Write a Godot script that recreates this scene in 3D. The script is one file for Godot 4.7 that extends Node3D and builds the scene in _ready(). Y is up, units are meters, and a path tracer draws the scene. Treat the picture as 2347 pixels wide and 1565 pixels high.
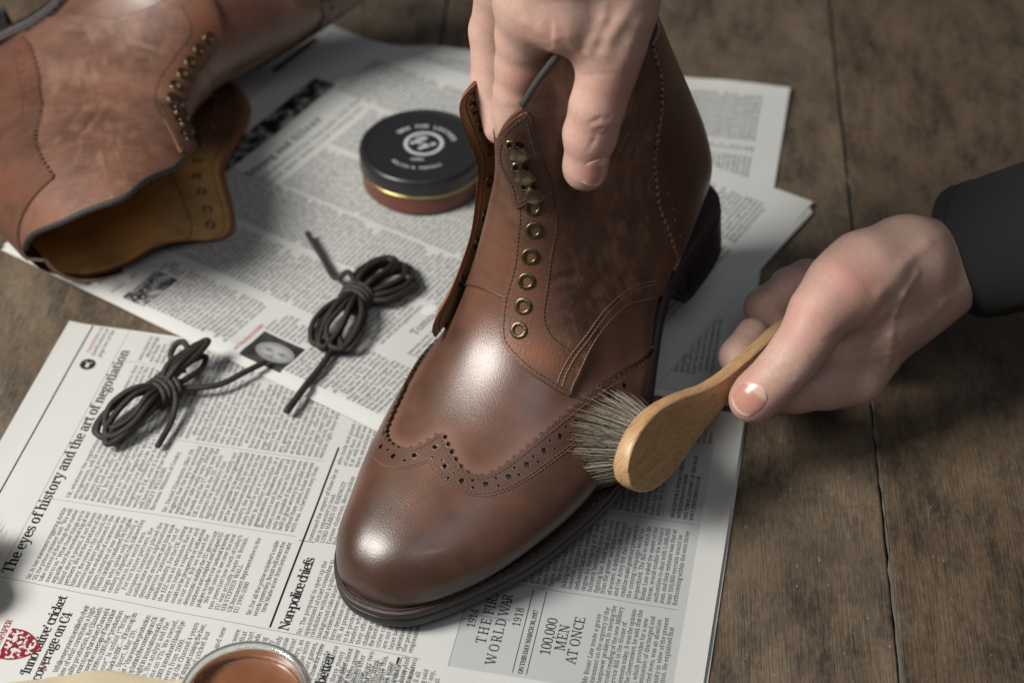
extends Node3D
# Shoe care on an old plank table: boots, brush, polish, laces on newspapers.
# Units are metres; inside builders millimetres are used and scaled by MM.
const MM := 0.001
var taken := {}
var rng := RandomNumberGenerator.new()

func _ready():
	rng.seed = 71
	setup_view()
	make_materials()
	build_planks()
	build_newspapers()
	build_boots()
	build_tin()
	build_laces()
	build_brush()
	build_hands()
	build_foreground()

func setup_view():
	var cam := Camera3D.new()
	cam.name = "camera"
	add_child(cam)
	var at := CameraAttributesPhysical.new()
	at.frustum_focal_length = 64.87
	at.frustum_near = 0.05
	at.frustum_far = 60.0
	at.frustum_focus_distance = 0.862
	at.exposure_aperture = 6.3
	cam.attributes = at
	cam.fov = 20.96
	cam.far = 60.0
	cam.near = 0.05
	cam.position = Vector3(0, 0.66913, 0.74314)
	cam.look_at(Vector3.ZERO, Vector3.UP)
	cam.current = true
	var we := WorldEnvironment.new()
	we.name = "studio_environment"
	var e := Environment.new()
	e.background_mode = Environment.BG_COLOR
	e.background_color = Color(0.50, 0.51, 0.53)
	e.background_energy_multiplier = 0.36
	e.tonemap_mode = Environment.TONE_MAPPER_LINEAR
	e.tonemap_exposure = 1.0
	e.sdfgi_enabled = true
	e.ssao_enabled = true
	e.ssil_enabled = true
	we.environment = e
	add_child(we)
	softbox("key_softbox", Vector3(-0.98, 1.08, 0.36), Vector3(0.0, 0.03, 0.05), Vector2(0.5, 0.5), 3.6, Color(1.0, 0.985, 0.96))
	softbox("fill_softbox", Vector3(0.25, 1.9, 1.1), Vector3(0.0, 0.0, 0.0), Vector2(0.9, 0.9), 0.6, Color(0.97, 0.98, 1.0))

func softbox(called: String, at: Vector3, to: Vector3, size: Vector2, energy: float, col: Color):
	var l := AreaLight3D.new()
	l.name = called
	l.area_size = size
	l.light_energy = energy
	l.light_color = col
	l.area_range = 8.0
	l.area_attenuation = 2.0
	l.shadow_enabled = true
	add_child(l)
	l.position = at
	l.look_at(to, Vector3.UP)

# ---------------------------------------------------------------- naming
func numbered(called: String) -> String:
	if not taken.has(called):
		taken[called] = 0
		return called
	taken[called] += 1
	return "%s_%03d" % [called, taken[called]]

func thing(called: String, label: String, category: String, group := "") -> Node3D:
	var o := Node3D.new()
	o.name = numbered(called)
	add_child(o)
	o.set_meta("label", label)
	o.set_meta("category", category)
	if group != "":
		o.set_meta("group", group)
	return o

func part(called: String, mesh: Mesh, mat: Material, parent: Node, stuff := false) -> MeshInstance3D:
	var o := MeshInstance3D.new()
	o.name = called
	o.mesh = mesh
	o.material_override = mat
	parent.add_child(o, true)
	if stuff:
		o.set_meta("kind", "stuff")
	return o

func copies(called: String, mesh: Mesh, mat: Material, where: Array, parent: Node) -> MultiMeshInstance3D:
	var mm := MultiMesh.new()
	mm.transform_format = MultiMesh.TRANSFORM_3D
	mm.mesh = mesh
	mm.instance_count = where.size()
	for k in where.size():
		mm.set_instance_transform(k, where[k])
	var o := MultiMeshInstance3D.new()
	o.name = called
	o.multimesh = mm
	o.material_override = mat
	o.set_meta("kind", "stuff")
	parent.add_child(o, true)
	return o

# ---------------------------------------------------------------- mesh builder
class MB:
	var v := PackedVector3Array()
	var c := PackedColorArray()
	var uv := PackedVector2Array()
	var i := PackedInt32Array()
	func add(p: Vector3, col := Color.WHITE, t := Vector2.ZERO) -> int:
		v.append(p)
		c.append(col)
		uv.append(t)
		return v.size() - 1
	func tri(a: int, b: int, d: int):
		i.append(a)
		i.append(b)
		i.append(d)
	func quad(a: int, b: int, d: int, e: int):
		i.append(a)
		i.append(b)
		i.append(d)
		i.append(a)
		i.append(d)
		i.append(e)
	func normals() -> PackedVector3Array:
		var n := PackedVector3Array()
		n.resize(v.size())
		for k in range(0, i.size(), 3):
			var a := i[k]
			var b := i[k + 1]
			var d := i[k + 2]
			var f := (v[d] - v[a]).cross(v[b] - v[a])
			n[a] += f
			n[b] += f
			n[d] += f
		for k in n.size():
			n[k] = n[k].normalized()
		return n
	# tube along points with radius list; closed rings, capped ends
	func tube(pts: PackedVector3Array, rad, seg := 8, col := Color.WHITE, flat := 1.0):
		var n := pts.size()
		if n < 2:
			return
		var t0 := (pts[1] - pts[0]).normalized()
		var up := t0.cross(Vector3(0.31, 0.77, 0.55)).normalized()
		var first := v.size()
		var length := 0.0
		for k in n:
			var t := (pts[mini(k + 1, n - 1)] - pts[maxi(k - 1, 0)]).normalized()
			up = (up - t * up.dot(t)).normalized()
			var side := t.cross(up)
			var r: float = rad[k] if rad is Array or rad is PackedFloat32Array else rad
			if k > 0:
				length += pts[k].distance_to(pts[k - 1])
			for s in seg:
				var a := TAU * s / seg
				add(pts[k] + (up * cos(a) * flat + side * sin(a)) * r, col, Vector2(float(s) / seg, length * 100.0))
		for k in n - 1:
			for s in seg:
				var a := first + k * seg + s
				var b := first + k * seg + (s + 1) % seg
				quad(a, b, b + seg, a + seg)
		var ca := add(pts[0], col)
		var cb := add(pts[n - 1], col)
		for s in seg:
			tri(ca, first + (s + 1) % seg, first + s)
			tri(cb, first + (n - 1) * seg + s, first + (n - 1) * seg + (s + 1) % seg)
	# profile of (radius, height) turned about y
	func lathe(prof: Array, seg := 64, col := Color.WHITE):
		var first := v.size()
		for k in prof.size():
			for s in seg:
				var a := TAU * s / seg
				add(Vector3(prof[k].x * cos(a), prof[k].y, prof[k].x * sin(a)), col, Vector2(0.5 + prof[k].x * cos(a), 0.5 + prof[k].x * sin(a)))
		for k in prof.size() - 1:
			for s in seg:
				var a := first + k * seg + s
				var b := first + k * seg + (s + 1) % seg
				quad(a, a + seg, b + seg, b)
	func mesh(nrm := PackedVector3Array()) -> ArrayMesh:
		var arr := []
		arr.resize(Mesh.ARRAY_MAX)
		arr[Mesh.ARRAY_VERTEX] = v
		arr[Mesh.ARRAY_NORMAL] = normals() if nrm.is_empty() else nrm
		arr[Mesh.ARRAY_COLOR] = c
		arr[Mesh.ARRAY_TEX_UV] = uv
		arr[Mesh.ARRAY_INDEX] = i
		var m := ArrayMesh.new()
		m.add_surface_from_arrays(Mesh.PRIMITIVE_TRIANGLES, arr)
		return m

func spline(p: Array, per := 8) -> PackedVector3Array:
	var out := PackedVector3Array()
	var n := p.size()
	for k in n - 1:
		var a: Vector3 = p[maxi(k - 1, 0)]
		var b: Vector3 = p[k]
		var c: Vector3 = p[k + 1]
		var d: Vector3 = p[mini(k + 2, n - 1)]
		for j in per:
			out.append(b.cubic_interpolate(c, a, d, float(j) / per))
	out.append(p[n - 1])
	return out

func lerpv(a: Vector3, b: Vector3, t: float) -> Vector3:
	return a + (b - a) * t

func noise_of(seed_: int, freq: float, oct := 3, type := FastNoiseLite.TYPE_SIMPLEX_SMOOTH) -> FastNoiseLite:
	var n := FastNoiseLite.new()
	n.seed = seed_
	n.frequency = freq
	n.noise_type = type
	n.fractal_octaves = oct
	return n

func lin(r: float, g: float, b: float) -> Color:   # real-world base colour given linear
	return Color(r, g, b).linear_to_srgb()

func mat(col: Color, rough: float, metal := 0.0, vert := false) -> StandardMaterial3D:
	var m := StandardMaterial3D.new()
	m.albedo_color = col
	m.roughness = rough
	m.metallic = metal
	m.vertex_color_use_as_albedo = vert
	m.cull_mode = BaseMaterial3D.CULL_DISABLED
	return m

func bump(m: StandardMaterial3D, seed_: int, freq: float, size: float, depth_cm: float, oct := 4, type := FastNoiseLite.TYPE_SIMPLEX_SMOOTH, px := 512):
	# relief from a seamless noise laid over triplanar squares of the given size in metres
	var t := NoiseTexture2D.new()
	t.width = px
	t.height = px
	t.seamless = true
	t.noise = noise_of(seed_, freq, oct, type)
	m.heightmap_enabled = true
	m.heightmap_texture = t
	m.heightmap_scale = depth_cm
	m.uv1_triplanar = true
	m.uv1_scale = Vector3.ONE / size
# ---------------------------------------------------------------- materials
var M := {}

func make_materials():
	# leather: colour in the vertices (patina), grain as relief
	var l := mat(Color.WHITE, 0.34, 0.0, true)
	bump(l, 5, 0.06, 0.022, 0.009, 3, FastNoiseLite.TYPE_CELLULAR)
	l.metallic_specular = 0.5
	l.clearcoat_enabled = true
	l.clearcoat = 0.18
	l.clearcoat_roughness = 0.24
	M.leather = l
	var d := mat(Color.WHITE, 0.5, 0.0, true)
	bump(d, 6, 0.05, 0.05, 0.02, 4)
	M.leather_soft = d
	var li := mat(lin(0.33, 0.19, 0.065), 0.75, 0.0, false)
	bump(li, 9, 0.06, 0.03, 0.02, 4)
	M.lining = li
	M.edge = mat(lin(0.30, 0.13, 0.055), 0.6)
	M.binding = mat(lin(0.022, 0.020, 0.020), 0.6)
	bump(M.binding, 10, 0.08, 0.01, 0.02, 3)
	M.sole = mat(lin(0.011, 0.009, 0.0085), 0.42)
	bump(M.sole, 11, 0.03, 0.06, 0.02, 4)
	M.welt = mat(lin(0.022, 0.011, 0.010), 0.45)
	bump(M.welt, 12, 0.06, 0.02, 0.02, 4)
	M.rubber = mat(lin(0.020, 0.0195, 0.019), 0.62)
	bump(M.rubber, 13, 0.05, 0.03, 0.02, 4)
	M.thread = mat(lin(0.13, 0.065, 0.04), 0.8)
	M.thread_pale = mat(lin(0.24, 0.145, 0.10), 0.8)
	M.thread_dark = mat(lin(0.06, 0.03, 0.02), 0.8)
	M.brass = mat(lin(0.145, 0.112, 0.06), 0.38, 1.0)
	bump(M.brass, 14, 0.03, 0.02, 0.01, 4)
	M.nickel = mat(lin(0.20, 0.165, 0.115), 0.30, 1.0)
	M.hole = mat(lin(0.006, 0.005, 0.004), 0.9)
	M.lace = mat(lin(0.017, 0.012, 0.009), 0.5)
	bump(M.lace, 15, 0.05, 0.012, 0.03, 3)
	M.black_lid = mat(lin(0.016, 0.016, 0.017), 0.33)
	M.gold = mat(lin(0.62, 0.50, 0.20), 0.3, 1.0)
	M.tin_side = mat(lin(0.125, 0.042, 0.026), 0.45)
	M.print_white = mat(lin(0.42, 0.42, 0.43), 0.6)
	M.cloth_black = mat(lin(0.0055, 0.0053, 0.0058), 0.95)
	bump(M.cloth_black, 17, 0.09, 0.02, 0.06, 3)
	M.cloth_black.rim_enabled = true
	M.cloth_black.rim = 0.08
	M.nail = mat(lin(0.50, 0.285, 0.235), 0.30)
	M.nail_tip = mat(lin(0.58, 0.44, 0.35), 0.35)
	var s := mat(Color.WHITE, 0.50, 0.0, true)
	bump(s, 21, 0.05, 0.016, 0.018, 4, FastNoiseLite.TYPE_CELLULAR)
	s.metallic_specular = 0.42
	s.subsurf_scatter_enabled = true
	s.subsurf_scatter_strength = 0.05
	M.skin = s
	M.cream = mat(lin(0.135, 0.052, 0.021), 0.36)
	M.rag = mat(lin(0.60, 0.52, 0.36), 0.9)
	bump(M.rag, 22, 0.12, 0.02, 0.06, 3)
	var g := StandardMaterial3D.new()
	g.albedo_color = Color(0.93, 0.95, 0.92, 0.04)
	g.transparency = BaseMaterial3D.TRANSPARENCY_ALPHA
	g.refraction_enabled = true
	g.refraction_scale = 0.05
	g.roughness = 0.03
	M.glass = g
	M.bristle = mat(Color.WHITE, 0.55, 0.0, true)
	M.bristle_pale = mat(lin(0.55, 0.46, 0.30), 0.6)

# rough old planks: blotches, grain along v, pale scratches and specks
func wood_texture(seed_: int, w: int, h: int) -> Array:
	var r := RandomNumberGenerator.new()
	r.seed = seed_
	var big := noise_of(seed_, 0.0065, 4)
	var mid := noise_of(seed_ + 1, 0.02, 4)
	var fine := noise_of(seed_ + 2, 0.24, 3)
	var spot := noise_of(seed_ + 3, 0.09, 3)
	var im := Image.create(w, h, false, Image.FORMAT_RGB8)
	var hm := Image.create(w, h, false, Image.FORMAT_L8)
	var dark := Color(0.040, 0.029, 0.020)
	var base := Color(0.098, 0.073, 0.049)
	var pale := Color(0.185, 0.142, 0.092)
	var rust := Color(0.105, 0.058, 0.033)
	var hair := noise_of(seed_ + 4, 0.45, 2)
	var lap := 170
	for y in h:
		var t := clampf(float(y - (h - lap)) / lap, 0.0, 1.0)      # the last rows fade into the first, so that boards run on
		for x in w:
			var k := 0.0
			var m := 0.0
			var f := 0.0
			for q in 2 if t > 0.0 else 1:
				var yy: float = y if q == 0 else y - h
				var share := (1.0 - t) if q == 0 else t
				var m1 := mid.get_noise_2d(x, yy * 0.35 + 900.0)
				var f1 := fine.get_noise_2d(x, yy * 0.035)
				k += share * (0.50 + big.get_noise_2d(x, yy * 0.6) * 0.55 + m1 * 0.42 + f1 * 0.16 + spot.get_noise_2d(x * 0.9, yy * 0.4) * 0.30 + hair.get_noise_2d(x, yy * 0.11) * 0.20)
				m += share * m1
				f += share * f1
			var c := dark.lerp(base, clampf(k * 1.9, 0, 1)) if k < 0.53 else base.lerp(pale, clampf((k - 0.53) * 1.3, 0, 1))
			c = c.lerp(rust, clampf((m - 0.12) * 1.2, 0, 0.45))
			im.set_pixel(x, y, c.linear_to_srgb())
			var hh := clampf(0.6 + f * 0.5 + k * 0.2, 0, 1)
			hm.set_pixel(x, y, Color(hh, hh, hh))
	for k in 1700:                                        # specks of plaster and paint
		var c := Color(0.30, 0.26, 0.20).lerp(Color(0.5, 0.46, 0.40), r.randf() * r.randf())
		var x := r.randi_range(2, w - 6)
		var y := r.randi_range(2, h - 10)
		var big_one := r.randf() < 0.06
		for j in r.randi_range(4, 9) if big_one else r.randi_range(1, 3):
			x = clampi(x + r.randi_range(-1, 1), 1, w - 2)
			y = clampi(y + r.randi_range(0, 2), 1, h - 2)
			for q in 2 if big_one else 1:
				im.set_pixel(x + q, y, im.get_pixel(x + q, y).lerp(c.linear_to_srgb(), r.randf_range(0.45, 0.95)))
	for k in 330:                                        # scratches, most of them along the grain
		var x := r.randf_range(0, w)
		var y := r.randf_range(0, h)
		var a := r.randf_range(-0.06, 0.06) if r.randf() < 0.75 else r.randf_range(-1.4, 1.4)
		var light := r.randf() < 0.62
		var c := (Color(0.26, 0.215, 0.16) if light else Color(0.025, 0.02, 0.015)).linear_to_srgb()
		var amount := r.randf_range(0.3, 0.85)
		var n := r.randi_range(8, 90)
		for j in n:
			x += sin(a) + r.randf_range(-0.12, 0.12)
			y += cos(a)
			if x < 1 or y < 1 or x > w - 2 or y > h - 2:
				break
			var q := amount * sin(PI * j / n) * r.randf_range(0.4, 1.0)
			im.set_pixel(int(x), int(y), im.get_pixel(int(x), int(y)).lerp(c, q))
			if not light:
				hm.set_pixel(int(x), int(y), Color(0.2, 0.2, 0.2))
	return [ImageTexture.create_from_image(im), ImageTexture.create_from_image(hm)]

func build_planks():
	var st := Node3D.new()
	st.name = "tabletop"
	add_child(st)
	st.set_meta("kind", "structure")
	st.set_meta("label", "old worn brown plank table under newspapers and boots")
	var t := wood_texture(301, 1024, 1400)
	var mats := []
	for k in 3:
		var m := mat(Color.WHITE if k == 0 else Color(0.95, 0.93, 0.9) if k == 1 else Color(0.98, 0.99, 1.0), 0.55)
		m.albedo_texture = t[0]
		m.heightmap_enabled = true
		m.heightmap_texture = t[1]
		m.heightmap_scale = 0.035
		mats.append(m)
	# seams run almost straight away from the viewer
	var a := Vector3(0.1783, 0, 0.1877)
	var dirn := (Vector3(0.2162, 0, -0.3368) - a).normalized()
	var across := Vector3(-dirn.z, 0, dirn.x)
	var origin := a + dirn * 0.0
	var k := 0
	for lo in [-1.04, -0.78, -0.52, -0.26, 0.0, 0.26, 0.52]:
		var b := MB.new()
		var wd := 0.26
		var gap := 0.0007
		var ends := [-1.0, 1.3]
		var rows := 60
		var jitter := noise_of(400 + k, 9.0, 3)
		var prof := [[0.0, -0.022], [0.0, -0.0016], [0.0006, -0.0005], [0.002, 0.0], [wd - 0.002, 0.0], [wd - 0.0006, -0.0005], [wd, -0.0016], [wd, -0.022]]
		for j in rows + 1:
			var l := lerpf(ends[0], ends[1], float(j) / rows)
			for q in prof.size():
				var s: float = lo + gap * 0.5 + prof[q][0] * (wd - gap) / wd
				if q < 3:
					s += (jitter.get_noise_1d(l) * 0.5 + 0.2) * 0.0009
				elif q > 4:
					s -= (jitter.get_noise_1d(l + 40.0) * 0.5 + 0.2) * 0.0007
				var p: Vector3 = origin + dirn * l + across * s + Vector3(0, prof[q][1], 0)
				b.add(p, Color.WHITE, Vector2((s - lo) / 0.30 + 0.37 * k, l / 0.41 + 0.29 * k))
		var n := prof.size()
		for j in rows:
			for q in n - 1:
				var c := j * n + q
				b.quad(c, c + 1, c + 1 + n, c + n)
		part("plank", b.mesh(), mats[k % 3], st)
		k += 1
	var g := MB.new()
	var base := [g.add(Vector3(-1.6, -0.0225, 1.0)), g.add(Vector3(1.6, -0.0225, 1.0)), g.add(Vector3(1.6, -0.0225, -1.5)), g.add(Vector3(-1.6, -0.0225, -1.5))]
	g.quad(base[0], base[1], base[2], base[3])
	part("underside", g.mesh(), mat(lin(0.012, 0.01, 0.008), 0.9), st)
	# grey dust and old filler packed into the seam at the right
	var f := MB.new()
	var rr := noise_of(77, 14.0, 3)
	for j in 121:
		var l := lerpf(-0.45, 0.55, j / 120.0)
		var wdt := maxf(0.00015, 0.0006 + 0.0016 * rr.get_noise_1d(l * 7.0) + 0.0011 * smoothstep(0.1, -0.16, l) - 0.0006 * smoothstep(0.1, 0.4, l))
		for q in 3:
			var s := (q - 1) * wdt + 0.0004
			f.add(origin + dirn * l + across * s + Vector3(0, -0.0002 + (0.0003 if q == 1 else 0.0) + 0.0004 * rr.get_noise_1d(l * 20.0 + q * 9), 0), Color.WHITE, Vector2(s * 50, l * 20))
	for j in 120:
		for q in 2:
			var c := j * 3 + q
			f.quad(c, c + 1, c + 4, c + 3)
	var fm := mat(lin(0.14, 0.125, 0.10), 0.95)
	bump(fm, 31, 0.09, 0.02, 0.05, 4)
	part("seam_filler", f.mesh(), fm, st)
# ---------------------------------------------------------------- newspapers
const PX := 5.0                       # print resolution, pixels per millimetre
var glyphs := {}
var fonts := {}
var words := []

func font_rid(bold: bool) -> RID:
	if not fonts.has(bold):
		var f := SystemFont.new()
		f.font_names = PackedStringArray(["Droid Serif"])
		f.font_weight = 700 if bold else 400
		fonts[bold] = f
	return fonts[bold].get_rids()[0]

func glyph(ch: int, size: int, bold: bool, ink: Color) -> Array:
	var key := [ch, size, bold, ink]
	if glyphs.has(key):
		return glyphs[key]
	var ts = TextServerManager.get_primary_interface()
	var rid := font_rid(bold)
	var sz := Vector2i(size, 0)
	var gi: int = ts.font_get_glyph_index(rid, size, ch, 0)
	ts.font_render_glyph(rid, sz, gi)
	var adv: float = ts.font_get_glyph_advance(rid, size, gi).x
	var ti: int = ts.font_get_glyph_texture_idx(rid, sz, gi)
	var out := [adv, Vector2.ZERO, null]
	if ti >= 0:
		var rect: Rect2 = ts.font_get_glyph_uv_rect(rid, sz, gi)
		if rect.size.x > 0 and rect.size.y > 0:
			var page: Image = ts.font_get_texture_image(rid, sz, ti)
			var g := page.get_region(Rect2i(rect))
			g.convert(Image.FORMAT_RGBA8)
			for y in g.get_height():
				for x in g.get_width():
					g.set_pixel(x, y, Color(ink.r, ink.g, ink.b, g.get_pixel(x, y).a * ink.a))
			out = [adv, ts.font_get_glyph_offset(rid, sz, gi), g]
	glyphs[key] = out
	return out

# text with its baseline at (x, y) mm; fit > 0 spaces it to that width
func say(im: Image, x: float, y: float, text: String, mm: float, bold := false, fit := 0.0, ink := Color(0.11, 0.11, 0.115), centre := false):
	var size := int(round(mm * PX))
	var total := 0.0
	for k in text.length():
		total += glyph(text.unicode_at(k), size, bold, ink)[0]
	var extra := 0.0
	if fit > 0.0 and text.length() > 1:
		extra = (fit * PX - total) / (text.length() - 1)
	var cx := x * PX - (total * 0.5 if centre else 0.0)
	for k in text.length():
		var g := glyph(text.unicode_at(k), size, bold, ink)
		if g[2] != null:
			var o: Vector2 = g[1]
			im.blend_rect(g[2], Rect2i(Vector2i.ZERO, g[2].get_size()), Vector2i(int(round(cx + o.x)), int(round(y * PX + o.y))))
		cx += g[0] + extra

func bar(im: Image, x0: float, y0: float, x1: float, y1: float, c: Color):
	im.fill_rect(Rect2i(int(round(x0 * PX)), int(round(y0 * PX)), maxi(1, int(round((x1 - x0) * PX))), maxi(1, int(round((y1 - y0) * PX)))), c)

func dots(im: Image, x: float, y0: float, y1: float):
	var y := y0
	while y < y1:
		bar(im, x, y, x + 0.3, y + 0.4, Color(0.2, 0.2, 0.2))
		y += 1.0

func filler(r: RandomNumberGenerator, w: float, mm: float) -> String:
	var s := ""
	var len_px := 0.0
	var size := int(round(mm * PX))
	while true:
		var word: String = words[r.randi_range(0, words.size() - 1)]
		if r.randf() < 0.07:
			word = word.capitalize()
		if r.randf() < 0.09:
			word += "," if r.randf() < 0.6 else "."
		var wl := 0.0
		for k in word.length():
			wl += glyph(word.unicode_at(k), size, false, Color(0.11, 0.11, 0.115))[0]
		if len_px + wl > w * PX * 1.12 or s.length() > 90:
			break
		s += (" " if s != "" else "") + word
		len_px += wl + size * 0.26
	return s

# a column of set text between two depths of the page
func column(im: Image, x: float, y0: float, y1: float, w: float, lines: Array, r: RandomNumberGenerator, pitch := 3.11, mm := 3.0):
	var y := y0
	var k := 0
	while y <= y1:
		var t: String = lines[k] if k < lines.size() else filler(r, w, mm)
		var indent := 0.0
		if t.begins_with(">"):
			t = t.substr(1)
			indent = 3.0
		elif k >= lines.size() and r.randf() < 0.1:
			indent = 3.0
		var natural := 0.0
		for q in t.length():
			natural += glyph(t.unicode_at(q), int(round(mm * PX)), false, Color(0.11, 0.11, 0.115))[0] / PX
		var fit := w - indent if natural > w - indent else (0.0 if natural < w * 0.86 else minf(natural, w - indent))
		say(im, x + indent, y, t, mm, false, fit)
		y += pitch
		k += 1

func blank_page() -> Image:
	var im := Image.create(int(289 * PX), int(370 * PX), false, Image.FORMAT_RGBA8)
	im.fill(Color(0.80, 0.80, 0.785))
	return im

func halftone(im: Image, x0: float, y0: float, x1: float, y1: float, seed_: int, dark: float, portrait := false):
	var n := noise_of(seed_, 0.018, 5)
	for y in range(int(y0 * PX), int(y1 * PX)):
		for x in range(int(x0 * PX), int(x1 * PX)):
			var k := clampf(dark + n.get_noise_2d(x, y) * 0.7, 0.06, 0.72)
			if portrait:
				# plain head-and-shoulders print: no one in particular
				var u := (x / PX - x0) / (x1 - x0)
				var w := (y / PX - y0) / (y1 - y0)
				k = 0.22 + 0.1 * n.get_noise_2d(x, y)
				var face := pow((u - 0.5) / 0.33, 2) + pow((w - 0.55) / 0.43, 2)
				if face < 1.0:
					k = 0.72 - 0.22 * face
					k -= 0.28 * exp(-(pow((u - 0.53) / 0.05, 2) + pow((w - 0.40) / 0.09, 2)))
					k -= 0.28 * exp(-(pow((u - 0.53) / 0.05, 2) + pow((w - 0.70) / 0.09, 2)))
					k -= 0.14 * exp(-(pow((u - 0.40) / 0.08, 2) + pow((w - 0.55) / 0.05, 2)))
					k -= 0.22 * exp(-(pow((u - 0.30) / 0.025, 2) + pow((w - 0.55) / 0.13, 2)))
			im.set_pixel(x, y, Color(k, k, k))

func print_letters() -> Image:
	var im := blank_page()
	var r := RandomNumberGenerator.new()
	r.seed = 11
	var black := Color(0.075, 0.075, 0.08)
	var red := Color(0.50, 0.14, 0.17)
	# head of the page
	bar(im, 96, 13.2, 289, 14.0, Color(0.12, 0.12, 0.12))
	bar(im, 110.5, 34.2, 289, 34.5, Color(0.35, 0.35, 0.35))
	say(im, 268, 19.5, "Corrections and", 2.9, false, 0, red)
	say(im, 266, 23.0, "clarifications are on", 2.9, false)
	say(im, 266, 26.5, "page two of the paper", 2.9, false)
	for y in range(-22, 23):
		for x in range(-22, 23):
			var d := sqrt(x * x + y * y)
			if d < 21 and not (absf(x + 3) < 9 and absf(y) < 5) and not (absf(x - 8) < 3 + (absf(y) - 9) * 0.5 and absf(y) < 10):
				im.set_pixel(int(259 * PX) + x, int(22 * PX) + y, Color(0.16, 0.16, 0.16))
	say(im, 113.4, 40.4, "The eyes of history and the art of negotiation", 7.7, true, 160.5)
	bar(im, 0, 35.0, 0.1, 35.1, black)
	# rule between the left column and the letters, then the columns
	for k in 1800:
		var y := 34.5 + k * 0.15
		if y < 242:
			bar(im, 110.6 - 0.0365 * (y - 35), y, 110.75 - 0.0365 * (y - 35), y + 0.16, Color(0.30, 0.30, 0.30))
	column(im, 112.0, 50.0, 166.0, 47.0, [
		"Sir, In her statement triggering Article", "50, the prime minister said: “We will", "take control of the things that matter", "most to us.” What those things are is",
		"arguable, but the emotional tug of our", "island story is potent, if not always", "pertinent. We are the products of our", "history: the crown v the church; the", "barons (and later parliament) v the",
		"crown; the evolution of a common law", "system; centuries of war against the", "French (initially conducted by English", "kings who spoke only French); a", "century of imperial rule, followed by", "victories in two world wars.",
		">For our future partners, the", "European Community placed the", "nation state within supranational", "democratic structures and thus took", "dangerous “nationalism” out of", "national identity. For the UK, joining",
		"the EEC was an admission that we", "were no longer a superpower and", "could not be prosperous or influential", "on our own. But we valued the", "democratic stability the EU gave to our", "continent and adapted and shaped EU",
		"policies to reflect our national interests.", ">We will come to see over the next", "two years just how much of today’s", "EU was actually made in Britain.", "SIR STEPHEN WALL", "UK Permanent Representative to the", "EU 1995-2000", "",
		"Sir, For all the prime minister’s noble", "words yesterday, Brexit will mean the"], r)
	dots(im, 163.2, 41, 166)
	column(im, 165.5, 48.8, 166.0, 47.5, [
		"UK, whatever the negotiations", "arrangements, will be outside of", "decision making structures of", "We may play an important part in", "stability and security of a wider", "world. But the most important", "if Donald (with the exception of his",
		"alliance as “obsolete” carries the", "will not be ours, despite Mrs May’s", "reiteration of our global role. It is a", "dangerously troubled time for the", "world, the UK, even if it stays in",  "will have abdicated from that role.", "SHIRLEY WILLIAMS", "Baroness Williams of Crosby", "",
		"Sir, Daniel Finkelstein (Mar 29)", "suggests that the key to successful", "negotiations is understanding what", "the other side really want. Perhaps", "Brussels and the 27 really want the", "UK to remain in the EU, which",
		"presents the possibility that", "significant reforms to satisfy our", "concerns and make the organisation", "more acceptable to its populace could", "yet be achieved. If such an outcome", "were demonstrably the best for the", "country, the government would be",
		"duty-bound to put it to the people", "either in another referendum or a", "general election. Remainers, Brexiters,", "Remainers and Brussels could all", "claim success. Of course this would", "only be possible if discussions were", "held in great secrecy in parallel with"], r)
	dots(im, 214.6, 41, 166)
	column(im, 216.5, 48.8, 166.0, 47.5, [], r)
	dots(im, 265.5, 41, 166)
	column(im, 267.5, 48.8, 166.0, 20.0, [], r)
	# left column, partly out of the picture
	say(im, 58.4, 71.5, "‘Innovative’ cricket", 6.3, true, 47.5)
	say(im, 56.6, 77.6, "coverage on C4", 6.3, true, 40.5)
	column(im, 60.0, 83.5, 242, 43.0, [
		">While everyone is entitled to their", "view of what constitutes a high-", "quality production, for Elizabeth", "Ammon to say that when Channel 4", "took over the coverage of Test cricket", "from 1999 to 2005 the “production", "was poor” is unfair (“Bring",
		"cricket back to BBC — if it can up its", "game”, Sport, Mar 29).", ">Sunset + Vine was the production", "company behind the coverage on C4:", "we brought in innovations such as", "Snicko, the analyst and the", "red zone on VTs. We owned,", "and in 2001 introduced Hawk-Eye",
		"to viewers from 2000.", ">During the Channel 4 years", "we never stopped raising the bar,", "and not just of cricket but", "of television. The", "team brought fresh and new", ""], r, 3.35, 3.15)
	# red stamp at the edge
	say(im, 65.5, 52.0, "NEWSPAPER", 3.9, true, 22, red)
	say(im, 62.5, 78.2, "IT", 3.9, true, 6.0, red)
	var crest := noise_of(91, 0.045, 3)
	for y in range(int(53.5 * PX), int(73 * PX)):
		for x in range(int(65.0 * PX), int(83 * PX)):
			var u := (x / PX - 74.0) / 9.0
			var w := (y / PX - 53.5) / 18.0
			var lim := 1.0 - pow(maxf(w - 0.15, 0.0) / 0.85, 2.2)
			if absf(u) < lim and (crest.get_noise_2d(x * 1.4, y * 1.4) > -0.05 or absf(u) > lim - 0.1):
				im.set_pixel(x, y, red)
	# second story
	bar(im, 107.0, 169.4, 226.0, 170.5, Color(0.12, 0.12, 0.12))
	for k in 800:
		var y := 166.5 + k * 0.15
		if y < 243:
			pass
	bar(im, 161.2, 168.0, 161.5, 175.5, Color(0.30, 0.30, 0.30))
	say(im, 106.4, 178.8, "Non-police chiefs", 7.0, true, 45.5)
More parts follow.
